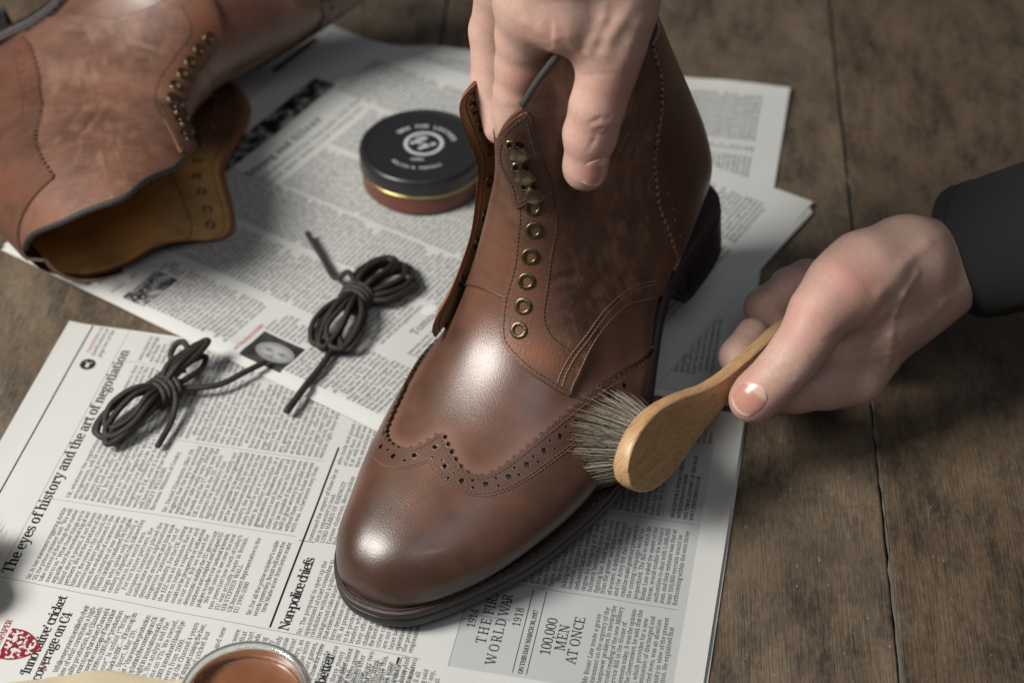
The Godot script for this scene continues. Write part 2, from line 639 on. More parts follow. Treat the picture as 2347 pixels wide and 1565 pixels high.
	column(im, 105.6, 185.0, 240.5, 47.0, [
		"Sir, The proposal to open up the", "appointment of chief constables to", "candidates without a policing", "background risks blurring the line", "that exists between accountability and", "force decision-making (report, Mar", "29). At present, policing does have", "to be professionally led by chief",
		"leaders who have the respect of", "their officers. To have such a", "challenge and change and scrutiny of", "the force is part of the role of police and", "crime commissioners. Chiefs are", "are not policing by consent is any", "layer between the public and", "operationally responsible for policing:",
		"the person who is surely", "responsible to the police to account.", "unlikely that such an approach"], r)
	column(im, 162.0, 174.0, 240.5, 49.0, ["command the respect of those he or", "she is expected to lead.", "LORD HARRIS OF HARINGEY", "Former chairman, Metropolitan", "Police Authority", ""], r)
	column(im, 214.0, 174.0, 240.5, 49.0, [], r)
	bar(im, 88.0, 196.0, 101.0, 196.2, Color(0.3, 0.3, 0.3))
	say(im, 48.0, 203.8, "Under fire, better", 6.6, true, 50)
	column(im, 62.0, 210.0, 256, 36.0, ["Sir, Matthew Paul (Mar", "29) says that the red"], r)
	bar(im, 98.4, 232, 102.2, 233.0, Color(0.12, 0.12, 0.12))
	# grey archive panel
	im.fill_rect(Rect2i(int(101.8 * PX), int(255.4 * PX), int(166 * PX), int(101.5 * PX)), Color(0.715, 0.722, 0.722))
	bar(im, 101.8, 255.4, 268, 255.7, Color(0.28, 0.28, 0.28))
	for k in 2400:
		im.set_pixel(r.randi_range(int(102 * PX), int(267 * PX)), r.randi_range(int(256 * PX), int(356 * PX)), Color(0.62, 0.63, 0.63))
	say(im, 125.4, 262.4, "1914", 5.2, false, 11.2)
	say(im, 117.4, 269.4, "THE", 6.4, false, 15.0)
	bar(im, 133.2, 263.6, 133.45, 271.2, Color(0.25, 0.25, 0.25))
	say(im, 134.6, 269.4, "FIRST", 6.4, false, 17.5)
	say(im, 106.2, 276.2, "WORLD", 6.4, false, 27.4)
	bar(im, 133.6, 271.2, 133.85, 278.0, Color(0.25, 0.25, 0.25))
	say(im, 135.0, 276.2, "WAR", 6.4, false, 13.6)
	say(im, 130.4, 282.7, "1918", 5.2, false, 11.6)
	bar(im, 104, 284.5, 153.5, 284.8, Color(0.2, 0.2, 0.2))
	say(im, 103.8, 289.3, "ON THIS DAY MARCH 30, 1917", 2.9, true, 38.3)
	bar(im, 104, 291.0, 153.5, 291.3, Color(0.2, 0.2, 0.2))
	say(im, 116.6, 299.4, "100,000", 6.5, false, 22.2)
	say(im, 120.4, 305.6, "MEN", 6.5, false, 15.6)
	say(im, 114.0, 311.8, "AT ONCE", 6.5, false, 28.0)
	column(im, 104.6, 318.6, 354.0, 47.0, ["Mr Bonar Law made a grave", "statement on the urgency of the", "manpower problem in moving the", "second reading of the new Military", "Service Bill in the House of", "Commons today. It was the opinion", "of the Government, he said, that the", "Bill, which provides for a new",
		"examination of discharged and", "rejected men, was an absolute", "necessity in view of the present", "situation. He explained that"], r)
	dots(im, 154.8, 262, 354)
	column(im, 157.4, 274.5, 354.0, 47.0, ["it would be impossible to bring up", "the Army to the full strength", "for a time. It is because we", "give way. He said to", "the House that the number of men", "since the beginning of the year had", "fallen short by 100,000 of the", ">The House agreed that the",
		"falling-off was serious. Members,", "however, were glad to hear that the", "deficiency had been made good to a", "degree by the taking of fit men", "formerly behind the lines for the", "fighting line. Relief had also come", "from the greater use of the services", "of women. A deficiency still existed,",
		"and the Army felt that unless it", "could be made good our prospects in", "the coming campaign would be", "jeopardized. The Bill to which Mr", "Bonar Law asked the assent of the", "House, would enable the military", "authorities to deal with 1,000,000", "men, and their estimate was that at",
		"least 100,000 recruits would be", "forthcoming within the next three"], r)
	dots(im, 209.4, 262, 354)
	column(im, 212.0, 308.5, 336.5, 47.0, ["had been given to them. All", "might have been taken in time", "countries. It may yet be seen", "less than the very", "great fighting", "was in fact of the", "value of the men who", "depend on the supply at", "home any soldier"], r)
	dots(im, 211, 338, 338.5)
	bar(im, 212, 337.6, 258, 337.8, Color(0.4, 0.4, 0.4))
	say(im, 211.5, 343.5, "SIGN UP FOR A WEEKLY EMAIL", 2.5, true)
	say(im, 211.5, 346.6, "WITH EXTRACTS FROM", 2.5, true)
	say(im, 211.5, 349.7, "THE TIMES HISTORY OF THE WAR", 2.5, true)
	say(im, 211.5, 352.8, "WW1.THETIMES.CO.UK", 2.5, true)
	column(im, 266.0, 318.0, 356.0, 12.0, ["VICES", "GBags"], r, 3.1, 2.9)
	# stray hairs and specks on the paper
	for k in 420:
		var q := r.randf_range(0.3, 0.6)
		im.set_pixel(r.randi_range(0, im.get_width() - 1), r.randi_range(0, im.get_height() - 1), Color(q, q, q))
	return im

func print_sport() -> Image:
	var im := blank_page()
	var r := RandomNumberGenerator.new()
	r.seed = 23
	var red := Color(0.55, 0.16, 0.19)
	# panel of two columns along the front edge with a cartoon and a portrait
	for part_ in [[0.5, 40.0, 70.0, 38.0], [29.8, 88.0, 101.0, 9.5], [0.5, 105.0, 158.0, 38.0], [22.0, 170.0, 197.0, 17.0], [0.5, 200.5, 262.0, 38.0], [45.5, 40.0, 232.0, 38.5], [47.0, 247.0, 330.0, 37.5], [89.0, 40.0, 330.0, 38.5], [0.5, 270.0, 352.0, 38.0]]:
		column(im, part_[0] + 4.0, part_[1], part_[2], part_[3], [], r)
	say(im, 3.4, 79.0, "Seasonal notes", 3.2, false, 21, red)
	halftone(im, 3.4, 86.0, 32.0, 102.0, 41, 0.42)
	for k in 9:
		var cx := 7.0 + k * 2.8
		var cy := 92.0 + 4.0 * sin(k * 2.1)
		for y in range(-9, 10):
			for x in range(-9, 10):
				if x * x + y * y < 66:
					var v := 0.75 if x * x + y * y < 22 else 0.08
					im.set_pixel(int(cx * PX) + x, int(cy * PX) + y, Color(v, v, v))
	say(im, 3.4, 166.5, "on Sunday’s tables", 3.6, false, 25, red)
	halftone(im, 2.4, 169.5, 24.5, 197.5, 42, 0.4, true)
	say(im, 66.0, 240.8, "Tomorrow", 6.5, false)
	# picture and headline across the middle of the page
	halftone(im, 125.0, 45.0, 234.0, 61.0, 43, 0.30)
	bar(im, 224.0, 16.0, 270.0, 20.5, Color(0.36, 0.16, 0.22))
	bar(im, 130, 22.5, 285, 22.8, Color(0.3, 0.3, 0.3))
	say(im, 128.5, 76.5, "Strong and", 7.6, true)
	say(im, 173.0, 76.5, "Silver", 7.6, true, 27)
	say(im, 131.0, 84.5, "Old masters of the long game find their", 4.4, false, 100)
	say(im, 131.0, 90.5, "form again under a low evening sun", 4.4, false, 92)
	for part_ in [[134.0, 98.0, 352.0, 43.0], [182.0, 98.0, 352.0, 43.0], [230.0, 66.0, 352.0, 43.0]]:
		column(im, part_[0], part_[1], part_[2], part_[3], [], r)
	return im

func print_back() -> Image:
	var im := blank_page()
	var r := RandomNumberGenerator.new()
	r.seed = 37
	for k in 5:
		column(im, 14 + k * 54.0, 24, 356, 48.0, [], r)
	im.fill_rect(Rect2i(0, int(300 * PX), int(289 * PX), int(3.5 * PX)), Color(0.80, 0.80, 0.785))
	im.fill_rect(Rect2i(int(214 * PX), 0, int(5 * PX), im.get_height()), Color(0.80, 0.80, 0.785))
	im.fill_rect(Rect2i(0, int(359 * PX), int(289 * PX), int(11 * PX)), Color(0.80, 0.80, 0.785))
	return im

# one leaf of paper: grid with waviness, a thin edge, printed side up.
# corner is the page's top right, ang the direction of its lines of text
func leaf(called: String, parent: Node, tex: Material, corner: Vector3, ang: float, lift: Callable, dx := 0.0, dy := 0.0, skew := 0.0, shade := Color.WHITE) -> MeshInstance3D:
	var b := MB.new()
	var a := deg_to_rad(ang + skew)
	var ex := Vector3(cos(a), 0, -sin(a))
	var ey := Vector3(sin(a), 0, cos(a))
	var nx := 74
	var ny := 92
	var top := 95.0 if skew == -0.4 or dx == 0.0 and called == "back_page" else 0.0
	for j in ny + 1:
		for q in nx + 1:
			var x := 289.0 * q / nx
			var y := lerpf(top, 370.0, float(j) / ny)
			var h: float = lift.call(x, y)
			b.add(corner + (ex * (x - 289.0 + dx) + ey * (y + dy)) * MM + Vector3(0, h * MM, 0), shade, Vector2(x / 289.0, y / 370.0))
	for j in ny:
		for q in nx:
			var k := j * (nx + 1) + q
			b.quad(k, k + 1, k + nx + 2, k + nx + 1)
	var rim := []
	for q in nx + 1: rim.append(q)
	for j in range(1, ny + 1): rim.append(j * (nx + 1) + nx)
	for q in range(nx - 1, -1, -1): rim.append(ny * (nx + 1) + q)
	for j in range(ny - 1, 0, -1): rim.append(j * (nx + 1))
	var f := b.v.size()
	for k in rim.size():
		b.add(b.v[rim[k]], shade, Vector2(0.003, 0.003))
		b.add(b.v[rim[k]] - Vector3(0, 0.0002, 0), shade, Vector2(0.003, 0.003))
	for k in rim.size():
		var n := (k + 1) % rim.size()
		b.quad(f + k * 2, f + k * 2 + 1, f + n * 2 + 1, f + n * 2)
	return part(called, b.mesh(), tex, parent)

func paper_material(im: Image) -> StandardMaterial3D:
	var m := mat(lin(0.745, 0.75, 0.755), 0.85)
	if im != null:
		m.albedo_texture = ImageTexture.create_from_image(im)
	else:
		m.albedo_color = Color(0.76, 0.76, 0.745)
	m.metallic_specular = 0.3
	return m

func build_newspapers():
	words = "the of and to in that it was for on with as his by at from which have had this but not are who their been would has were will more no when one all said her there about its may some could government minister house other than first people over after only years such time now before public also two most country any under many made between where great law those against world three state national being union right even without still since report system party election court vote policy europe trade power week match season games under captain league player second innings score morning letter paper editor page".split(" ")
	var wave := noise_of(51, 0.012, 2)
	var wave2 := noise_of(52, 0.03, 2)
	var plain := paper_material(null)
	# bottom paper: far sheet with its corner to the right
	var d := thing("newspaper", "newspaper farthest from the viewer, underneath the polish tin's sheet, wavy back edge", "newspaper", "newspapers spread under the boots")
	var dm := paper_material(print_back())
	var dc := Vector3(177 - 362.6, 0, -237 - 73.6) * MM
	leaf("page", d, plain, dc, 78.5, func(x, y): return 0.7 + 0.3 * wave.get_noise_2d(x, y), -3.0, -1.5, -0.4)
	leaf("back_page", d, dm, dc, 78.5, func(x, y): return 1.5 + 0.4 * wave.get_noise_2d(x + 300, y) + (2.4 * exp(-(289.0 - x) / 14.0)) * (0.6 + 0.9 * wave.get_noise_2d(y * 1.4, 9.0)) + 4.5 * exp(-pow((y - 205.0) / 60.0, 2)) * exp(-(289.0 - x) / 40.0))
	# letters page nearest the viewer
	var a := thing("newspaper", "newspaper letters page nearest the viewer, its edge along the bare planks at right", "newspaper", "newspapers spread under the boots")
	var am := paper_material(print_letters())
	var ac := Vector3(-242, 0, -13.4) * MM
	leaf("page", a, plain, ac, 78.5, func(x, y): return 0.8, 1.6, 1.2, 0.25)
	leaf("page", a, am, ac, 78.5, func(x, y): return 1.6 + 0.5 * wave.get_noise_2d(x, y + 700) + 0.9 * exp(-(370.0 - y) / 8.0) + 1.4 * exp(-y / 10.0))
	# middle paper, turned, folded edge towards the viewer
	var s := thing("newspaper", "turned newspaper with red captions lying on top under polish tin and lace bundles", "newspaper", "newspapers spread under the boots")
	var sm := paper_material(print_sport())
	var sc := Vector3(-134, 0, -319) * MM
	leaf("page", s, plain, sc, 57.3, func(x, y): return 2.2 + 0.4 * wave2.get_noise_2d(x * 0.5, y * 0.5), 2.5, 3.5, -1.5)
	leaf("page", s, plain, sc, 57.3, func(x, y): return 2.8 + 0.4 * wave2.get_noise_2d(x * 0.5, y * 0.5), -1.5, 2.2, -0.7)
	leaf("page", s, sm, sc, 57.3, func(x, y): return 3.5 + 0.8 * wave.get_noise_2d(x + 90, y) + 1.0 * exp(-pow((x - 5.0) / 5.0, 2)) - 1.6 * exp(-x / 1.5) + 2.2 * exp(-pow((y - 4.0) / 16.0, 2)) * exp(-(289.0 - x) / 90.0))
# ---------------------------------------------------------------- boot: last, sole outline, seams (lengthwise, round)
const LAST := [
	[304.6, 22, 304.6, 18, 3, 3, 1, 1, 0.55, 0.9],
	[302.8, 31, 302, 13, 2, 2, 13, 13, 0.6, 0.85],
	[297.5, 37.5, 297, 13, 0, 1, 23, 18, 0.64, 0.84],
	[287, 43, 286, 13, -1, 0, 34, 25, 0.68, 0.84],
	[269, 47.5, 267, 12, -3, 0, 45, 32, 0.71, 0.86],
	[246, 52, 243, 12, -4, 0, 53, 41, 0.74, 0.88],
	[219, 58, 214, 12, -5, 0, 59, 48, 0.76, 0.9],
	[195, 68.5, 186, 12, -6.5, 0, 59, 50, 0.78, 0.9],
	[178, 82, 150, 14, -8, 0, 55, 45, 0.78, 0.88],
	[166, 99, 115, 19, -8, 0, 43, 42, 0.74, 0.86],
	[158, 115, 82, 27, -8, -3, 35, 38, 0.68, 0.86],
	[152, 129, 45, 35, -8, -7, 33.5, 35, 0.64, 0.86],
	[147.5, 139, 20, 38, -8, -9, 31, 33.5, 0.6, 0.88],
	[145, 147, 7, 50, -8, -10, 30.5, 33, 0.58, 0.88],
	[143, 155, 9, 75, -8, -10, 30.5, 33, 0.56, 0.9],
	[141, 163, 17, 102, -8, -11, 31.5, 33, 0.55, 0.9],
	[139, 172, 26, 127, -8, -12, 33.5, 34, 0.54, 0.9],
	[138, 182, 36, 150, -8, -12, 36.5, 36, 0.53, 0.9],
	[136, 192, 44, 172, -8, -12, 37, 38, 0.53, 0.9],
	[134, 202, 50, 189, -8, -12, 36.5, 39, 0.52, 0.9],
	[132, 216, 60, 203, -8, -12, 36, 40, 0.52, 0.9],
]
const SOLE := [[311, 0], [309, 14], [303, 25], [291, 34], [272, 44], [247, 54], [220, 60], [195, 63], [170, 61], [140, 50], [112, 38], [88, 29], [62, 24], [36, 22], [18, 18], [8, 9], [4, -4], [5, -18], [11, -31], [22, -40], [40, -45], [62, -46], [85, -45], [110, -47], [140, -52], [170, -58], [195, -60], [218, -58], [245, -49], [272, -39], [291, -29], [303, -18.5], [309, -9]]
const EYELETS := [[0.4012, 0.0811], [0.4287, 0.0832], [0.4587, 0.0865], [0.4929, 0.0951], [0.5329, 0.0984], [0.5746, 0.0919]]
const HOOKS := [[0.769, 0.0714], [0.6922, 0.0714], [0.6272, 0.0822]]
const FLAP := [[0.8048, 0.0314], [0.8641, 0.1157], [0.7865, 0.1265], [0.6739, 0.1459], [0.6322, 0.1341], [0.5663, 0.0378], [0.6188, 0.0162], [0.7081, -0.0022]]
const FACESTITCH := [[0.8616, 0.1157], [0.8065, 0.1232], [0.7239, 0.1395], [0.6672, 0.1503], [0.5805, 0.1578], [0.5196, 0.1611], [0.4737, 0.1514], [0.4312, 0.1405], [0.4153, 0.1557], [0.4103, 0.1816], [0.4078, 0.2238]]
const CURVEA := [[0.3728, 0.2086], [0.3853, 0.2086], [0.407, 0.2238], [0.4362, 0.2703], [0.4646, 0.3211], [0.4854, 0.3784], [0.5021, 0.4465], [0.5104, 0.5449]]
const CURVEB := [[0.372, 0.2227], [0.3862, 0.2216], [0.4078, 0.2368], [0.4354, 0.2811], [0.4629, 0.3319], [0.4829, 0.387], [0.4996, 0.4584], [0.5079, 0.5524]]
const CURVEC := [[0.3736, 0.2486], [0.3853, 0.2486], [0.4128, 0.2649], [0.4404, 0.3059], [0.4646, 0.36], [0.4837, 0.4324], [0.4954, 0.56]]
const COUNTERHOLES := [[0.6539, 0.4681], [0.6314, 0.4724], [0.5972, 0.5038], [0.5771, 0.5168], [0.5546, 0.5665]]
const COUNTERST := [[0.7264, 0.5211], [0.6864, 0.4908], [0.6489, 0.4832], [0.6047, 0.5103], [0.573, 0.547], [0.5463, 0.613]]
const WST1 := [[0.2377, -0.2052], [0.231, -0.1411], [0.2285, -0.0771], [0.2327, -0.023], [0.241, 0.003], [0.251, 0.027], [0.2477, 0.0571], [0.2419, 0.1051], [0.2419, 0.1451], [0.2469, 0.1872], [0.256, 0.2172], [0.2686, 0.2432], [0.2827, 0.2613], [0.3019, 0.2793], [0.3228, 0.3013], [0.3453, 0.3293]]
const WST2 := [[0.236, -0.1952], [0.2285, -0.1091], [0.231, -0.021], [0.241, 0.013], [0.2485, 0.025], [0.2444, 0.0511], [0.2402, 0.1111], [0.2402, 0.1491], [0.2452, 0.1912], [0.2552, 0.2272], [0.2686, 0.2513], [0.2827, 0.2693], [0.3011, 0.2873], [0.3219, 0.3093], [0.3453, 0.3373]]
const BIGHOLES := [[0.2477, -0.1792], [0.2402, -0.0811], [0.2485, -0.009], [0.2636, 0.021], [0.2527, 0.0711], [0.2494, 0.1331], [0.2594, 0.1912], [0.2761, 0.2252], [0.2936, 0.2412], [0.3128, 0.2573], [0.3328, 0.2753], [0.3536, 0.2973], [0.3736, 0.3253], [0.392, 0.3614], [0.4087, 0.4034]]
const SMALLHOLES := [[0.2452, -0.1231], [0.2402, -0.029], [0.2535, 0.007], [0.2544, 0.029], [0.256, 0.0551], [0.2519, 0.1011], [0.2452, 0.0971], [0.2552, 0.1552], [0.2502, 0.1692], [0.2652, 0.2212], [0.2686, 0.2012], [0.2827, 0.2432], [0.2852, 0.2212], [0.3019, 0.2613], [0.3028, 0.2412], [0.3211, 0.2793], [0.3236, 0.2573], [0.342, 0.2973], [0.3436, 0.2773], [0.3595, 0.3073], [0.3803, 0.3353]]
const SLIT := [[0.1576, 0.1932], [0.1735, 0.2312], [0.1877, 0.2633]]
# ---------------------------------------------------------------- boots
const WINGLINE := [[0.46, -0.95], [0.452, -0.70], [0.432, -0.50], [0.406, -0.40], [0.375, -0.335], [0.34, -0.285], [0.3128, -0.257], [0.2869, -0.236], [0.2739, -0.2222], [0.2644, -0.2002], [0.2544, -0.1411], [0.251, -0.0691], [0.2569, -0.027], [0.2676, -0.004], [0.2779, 0.011], [0.2719, 0.037], [0.2636, 0.0771], [0.2594, 0.1151], [0.2611, 0.1491], [0.2702, 0.1772], [0.2869, 0.1952], [0.3069, 0.2112], [0.3403, 0.2452], [0.3745, 0.2893], [0.4062, 0.3534], [0.432, 0.4635], [0.452, 0.62], [0.47, 0.82], [0.48, 1.0]]
const COUNTERLINE := [[0.985, 0.58], [0.925, 0.583], [0.8716, 0.5805], [0.8357, 0.572], [0.784, 0.533], [0.7331, 0.48], [0.6822, 0.4454], [0.628, 0.4422], [0.5771, 0.4778], [0.5446, 0.5481], [0.5296, 0.6551], [0.518, 0.78], [0.512, 1.0]]
const NEARFRONT := [[0.845, 0.068], [0.81, 0.032], [0.774, 0.0097], [0.7248, -0.0011], [0.67, 0.003], [0.6188, 0.0141], [0.5638, 0.0324], [0.5163, 0.0368], [0.4762, 0.0368], [0.4362, 0.0255], [0.4128, 0.027], [0.3887, 0.0378], [0.3761, 0.0616], [0.367, 0.1243], [0.3665, 0.2011], [0.3690, 0.2520]]
const NEARBACK := [[0.3790, 0.2525], [0.4128, 0.268], [0.4395, 0.3075], [0.4637, 0.362], [0.4837, 0.438], [0.4954, 0.5650], [0.500, 0.68], [0.503, 0.97]]
const TOPLINES := [[[0.93, 0.97], [0.92, 0.75], [0.915, 0.57], [0.915, 0.42], [0.935, 0.31], [0.965, 0.25], [0.975, 0.21], [0.9390, 0.1525], [0.8699, 0.1005]], [[0.872, 0.97], [0.895, 0.80], [0.94, 0.62], [0.98, 0.42], [0.97, 0.3], [0.95, 0.2], [0.92, 0.142], [0.8699, 0.1005]]]
const FAREDGES := [[[190.6, 66.6, -34.0], [191.2, 71.6, -34.5], [185.4, 75.0, -35.5], [171.7, 78.8, -37.0], [158.1, 87.6, -38.0], [147.1, 97.2, -39.0], [138.4, 111.5, -40.0], [131.3, 126.8, -41.0], [133.1, 145.8, -42.0], [134.2, 158.5, -43.0], [133.3, 163.8, -43.0], [129.0, 167.0, -43.0], [121.0, 167.6, -42.6], [112.0, 167.0, -42.0]], [[166.0, 14.0, -52.0], [171.4, 23.5, -57.1], [176.8, 31.7, -63.0], [182.0, 44.2, -65.6], [183.0, 61.3, -65.4], [176.9, 82.2, -60.9], [168.5, 103.3, -55.0], [161.6, 124.1, -49.5], [161.4, 141.5, -47.8], [161.9, 159.4, -48.5], [160.5, 172.0, -49.6], [156.0, 178.5, -49.6], [148.0, 181.5, -47.6]]]
# how far the near edge has been pulled open, by station
const PULL := [[0, 0], [0, 0], [0, 0], [0, 0], [0, 0], [0, 0], [0, 0], [0, 0], [0, 0], [0, 0], [0, 0], [0, 0], [1, -0.5], [2, -1], [4, -2], [6, -3], [8, -4], [9, -5], [9, -5], [8, -5], [7, -4]]

var boot_kind := 0                    # 0 gripped by the hand, 1 lying on its side with the shaft slack
var boot_noise: FastNoiseLite
var boot_fine: FastNoiseLite

func cm(a: float, b: float, c: float, d: float, f: float) -> float:
	return b + 0.5 * f * (c - a + f * (2.0 * a - 5.0 * b + 4.0 * c - d + f * (3.0 * (b - c) + d - a)))

func station(u: float) -> PackedFloat32Array:
	var n := LAST.size() - 1
	var x := clampf(u, 0, 1) * n
	var i := mini(int(x), n - 1)
	var f := x - i
	var a: Array = LAST[maxi(i - 1, 0)]
	var b: Array = LAST[i]
	var c: Array = LAST[i + 1]
	var d: Array = LAST[mini(i + 2, n)]
	var out := PackedFloat32Array()
	out.resize(12)
	for k in 10:
		out[k] = cm(a[k], b[k], c[k], d[k], f)
	if boot_kind == 1 and out[3] > 60.0:
		out[3] = 60.0 + (out[3] - 60.0) * 1.4
	if boot_kind == 1:
		out[2] += 8.0 * smoothstep(0.72, 0.97, u)
	var pa: Array = PULL[maxi(i - 1, 0)]
	var pb: Array = PULL[i]
	var pc: Array = PULL[i + 1]
	var pd: Array = PULL[mini(i + 2, n)]
	out[10] = cm(pa[0], pb[0], pc[0], pd[0], f)
	out[11] = cm(pa[1], pb[1], pc[1], pd[1], f)
	return out

# a point of the upper: q is station(u), v runs round from the front (0) over the near side to the back (1) and on over the far side (1..2 or below 0)
func ring(q: PackedFloat32Array, v: float, pulled: bool) -> Vector3:
	if v > 1.0:
		v -= 2.0
	var th := PI * absf(v)
	var x := (1.0 - cos(th)) * 0.5
	var a := x + 4.0 * (q[8] - 0.5) * x * (1.0 - x)
	var g := pow(maxf(sin(th), 0.0), q[9])
	var w := q[6] if v >= 0.0 else -q[7]
	var t := q[0] + (q[2] - q[0]) * a
	var y := q[1] + (q[3] - q[1]) * a
	var s := q[4] + (q[5] - q[4]) * a + w * g
	if pulled and v < 0.28:
		var k := 1.0 - smoothstep(0.0, 0.28, maxf(v, 0.0))
		t += q[10] * k
		s += q[11] * k
	return slack(Vector3(t, y, -s)) if boot_kind == 1 else Vector3(t, y, -s)

func slack(p: Vector3) -> Vector3:
	var k := -0.0907 * smoothstep(50.0, 140.0, p.y)
	var x := p.x - 95.0
	var y := p.y - 85.0
	return Vector3(95.0 + x * cos(k) - y * sin(k), 85.0 + x * sin(k) + y * cos(k), p.z - 17.5 * smoothstep(50.0, 180.0, p.y))

func on_last(u: float, v: float, off: float, pulled := false) -> Array:
	var q := station(u)
	var p := ring(q, v, pulled)
	var n := (ring(station(u + 0.002), v, pulled) - ring(station(u - 0.002), v, pulled)).cross(ring(q, v + 0.002, pulled) - ring(q, v - 0.002, pulled)).normalized()
	var mid := Vector3((q[0] + q[2]) * 0.5, (q[1] + q[3]) * 0.5, -(q[4] + q[5]) * 0.5)
	if n.dot(p - mid) < 0.0:
		n = -n
	return [p + n * off, n]

func uvline(l: Array, per := 6, closed := false) -> PackedVector2Array:
	var out := PackedVector2Array()
	var n := l.size()
	for k in n if closed else n - 1:
		var a: Array = l[(k - 1 + n) % n if closed else maxi(k - 1, 0)]
		var b: Array = l[k]
		var c: Array = l[(k + 1) % n]
		var d: Array = l[(k + 2) % n if closed else mini(k + 2, n - 1)]
		for j in per:
			var f := float(j) / per
			out.append(Vector2(cm(a[0], b[0], c[0], d[0], f), cm(a[1], b[1], c[1], d[1], f)))
	if not closed:
		out.append(Vector2(l[n - 1][0], l[n - 1][1]))
	return out

# the same line walked in equal steps (mm on the leather); gives [u, v, side u, side v] per step, side = 1 mm to the left along the surface
func walk(line: PackedVector2Array, step: float, pulled := false) -> Array:
	var out := []
	var pts := []
	for p in line:
		pts.append(ring(station(p.x), p.y, pulled))
	var want := 0.0
	var gone := 0.0
	for k in line.size() - 1:
		var d: float = pts[k].distance_to(pts[k + 1])
		while want <= gone + d and d > 1e-6:
			var f := (want - gone) / d
			var p := line[k].lerp(line[k + 1], f)
			var q := station(p.x)
			var gu := (ring(station(p.x + 0.003), p.y, pulled) - ring(station(p.x - 0.003), p.y, pulled)).length() / 0.006
			var gv := (ring(q, p.y + 0.004, pulled) - ring(q, p.y - 0.004, pulled)).length() / 0.008
			var dir := Vector2((line[k + 1].x - line[k].x) * gu, (line[k + 1].y - line[k].y) * gv).normalized()
			var side := Vector2(-dir.y / maxf(gu, 1.0), dir.x / maxf(gv, 1.0))
			out.append([p, side])
			want += step
		gone += d
	return out

func pinked(line: PackedVector2Array, period: float, depth: float, pulled := false) -> PackedVector2Array:
	var out := PackedVector2Array()
	var k := 0
	for w in walk(line, period * 0.25, pulled):
		var d: float = [0.0, 1.0, 0.0, -1.0][k % 4] * depth
		out.append(w[0] + w[1] * d)
		k += 1
	return out

func patina(p: Vector3, u: float, v: float, tone: Color, wear: float) -> Color:
	var a := boot_noise.get_noise_3d(p.x, p.y, p.z)
	var b := boot_fine.get_noise_3d(p.x * 0.6, p.y * 1.6, p.z * 0.6)
	var m := boot_noise.get_noise_3d(p.x * 2.6 + 300.0, p.y * 2.6, p.z * 2.6)
	var c := tone * (1.0 + 0.42 * a + 0.26 * m + 0.24 * b * wear)
	c = c.lerp(Color(tone.r * 1.25, tone.g * 0.98, tone.b * 0.80), clampf(a * 1.2, 0, 0.6))
	return Color(maxf(c.r, 0.004), maxf(c.g, 0.003), maxf(c.b, 0.002), 1)

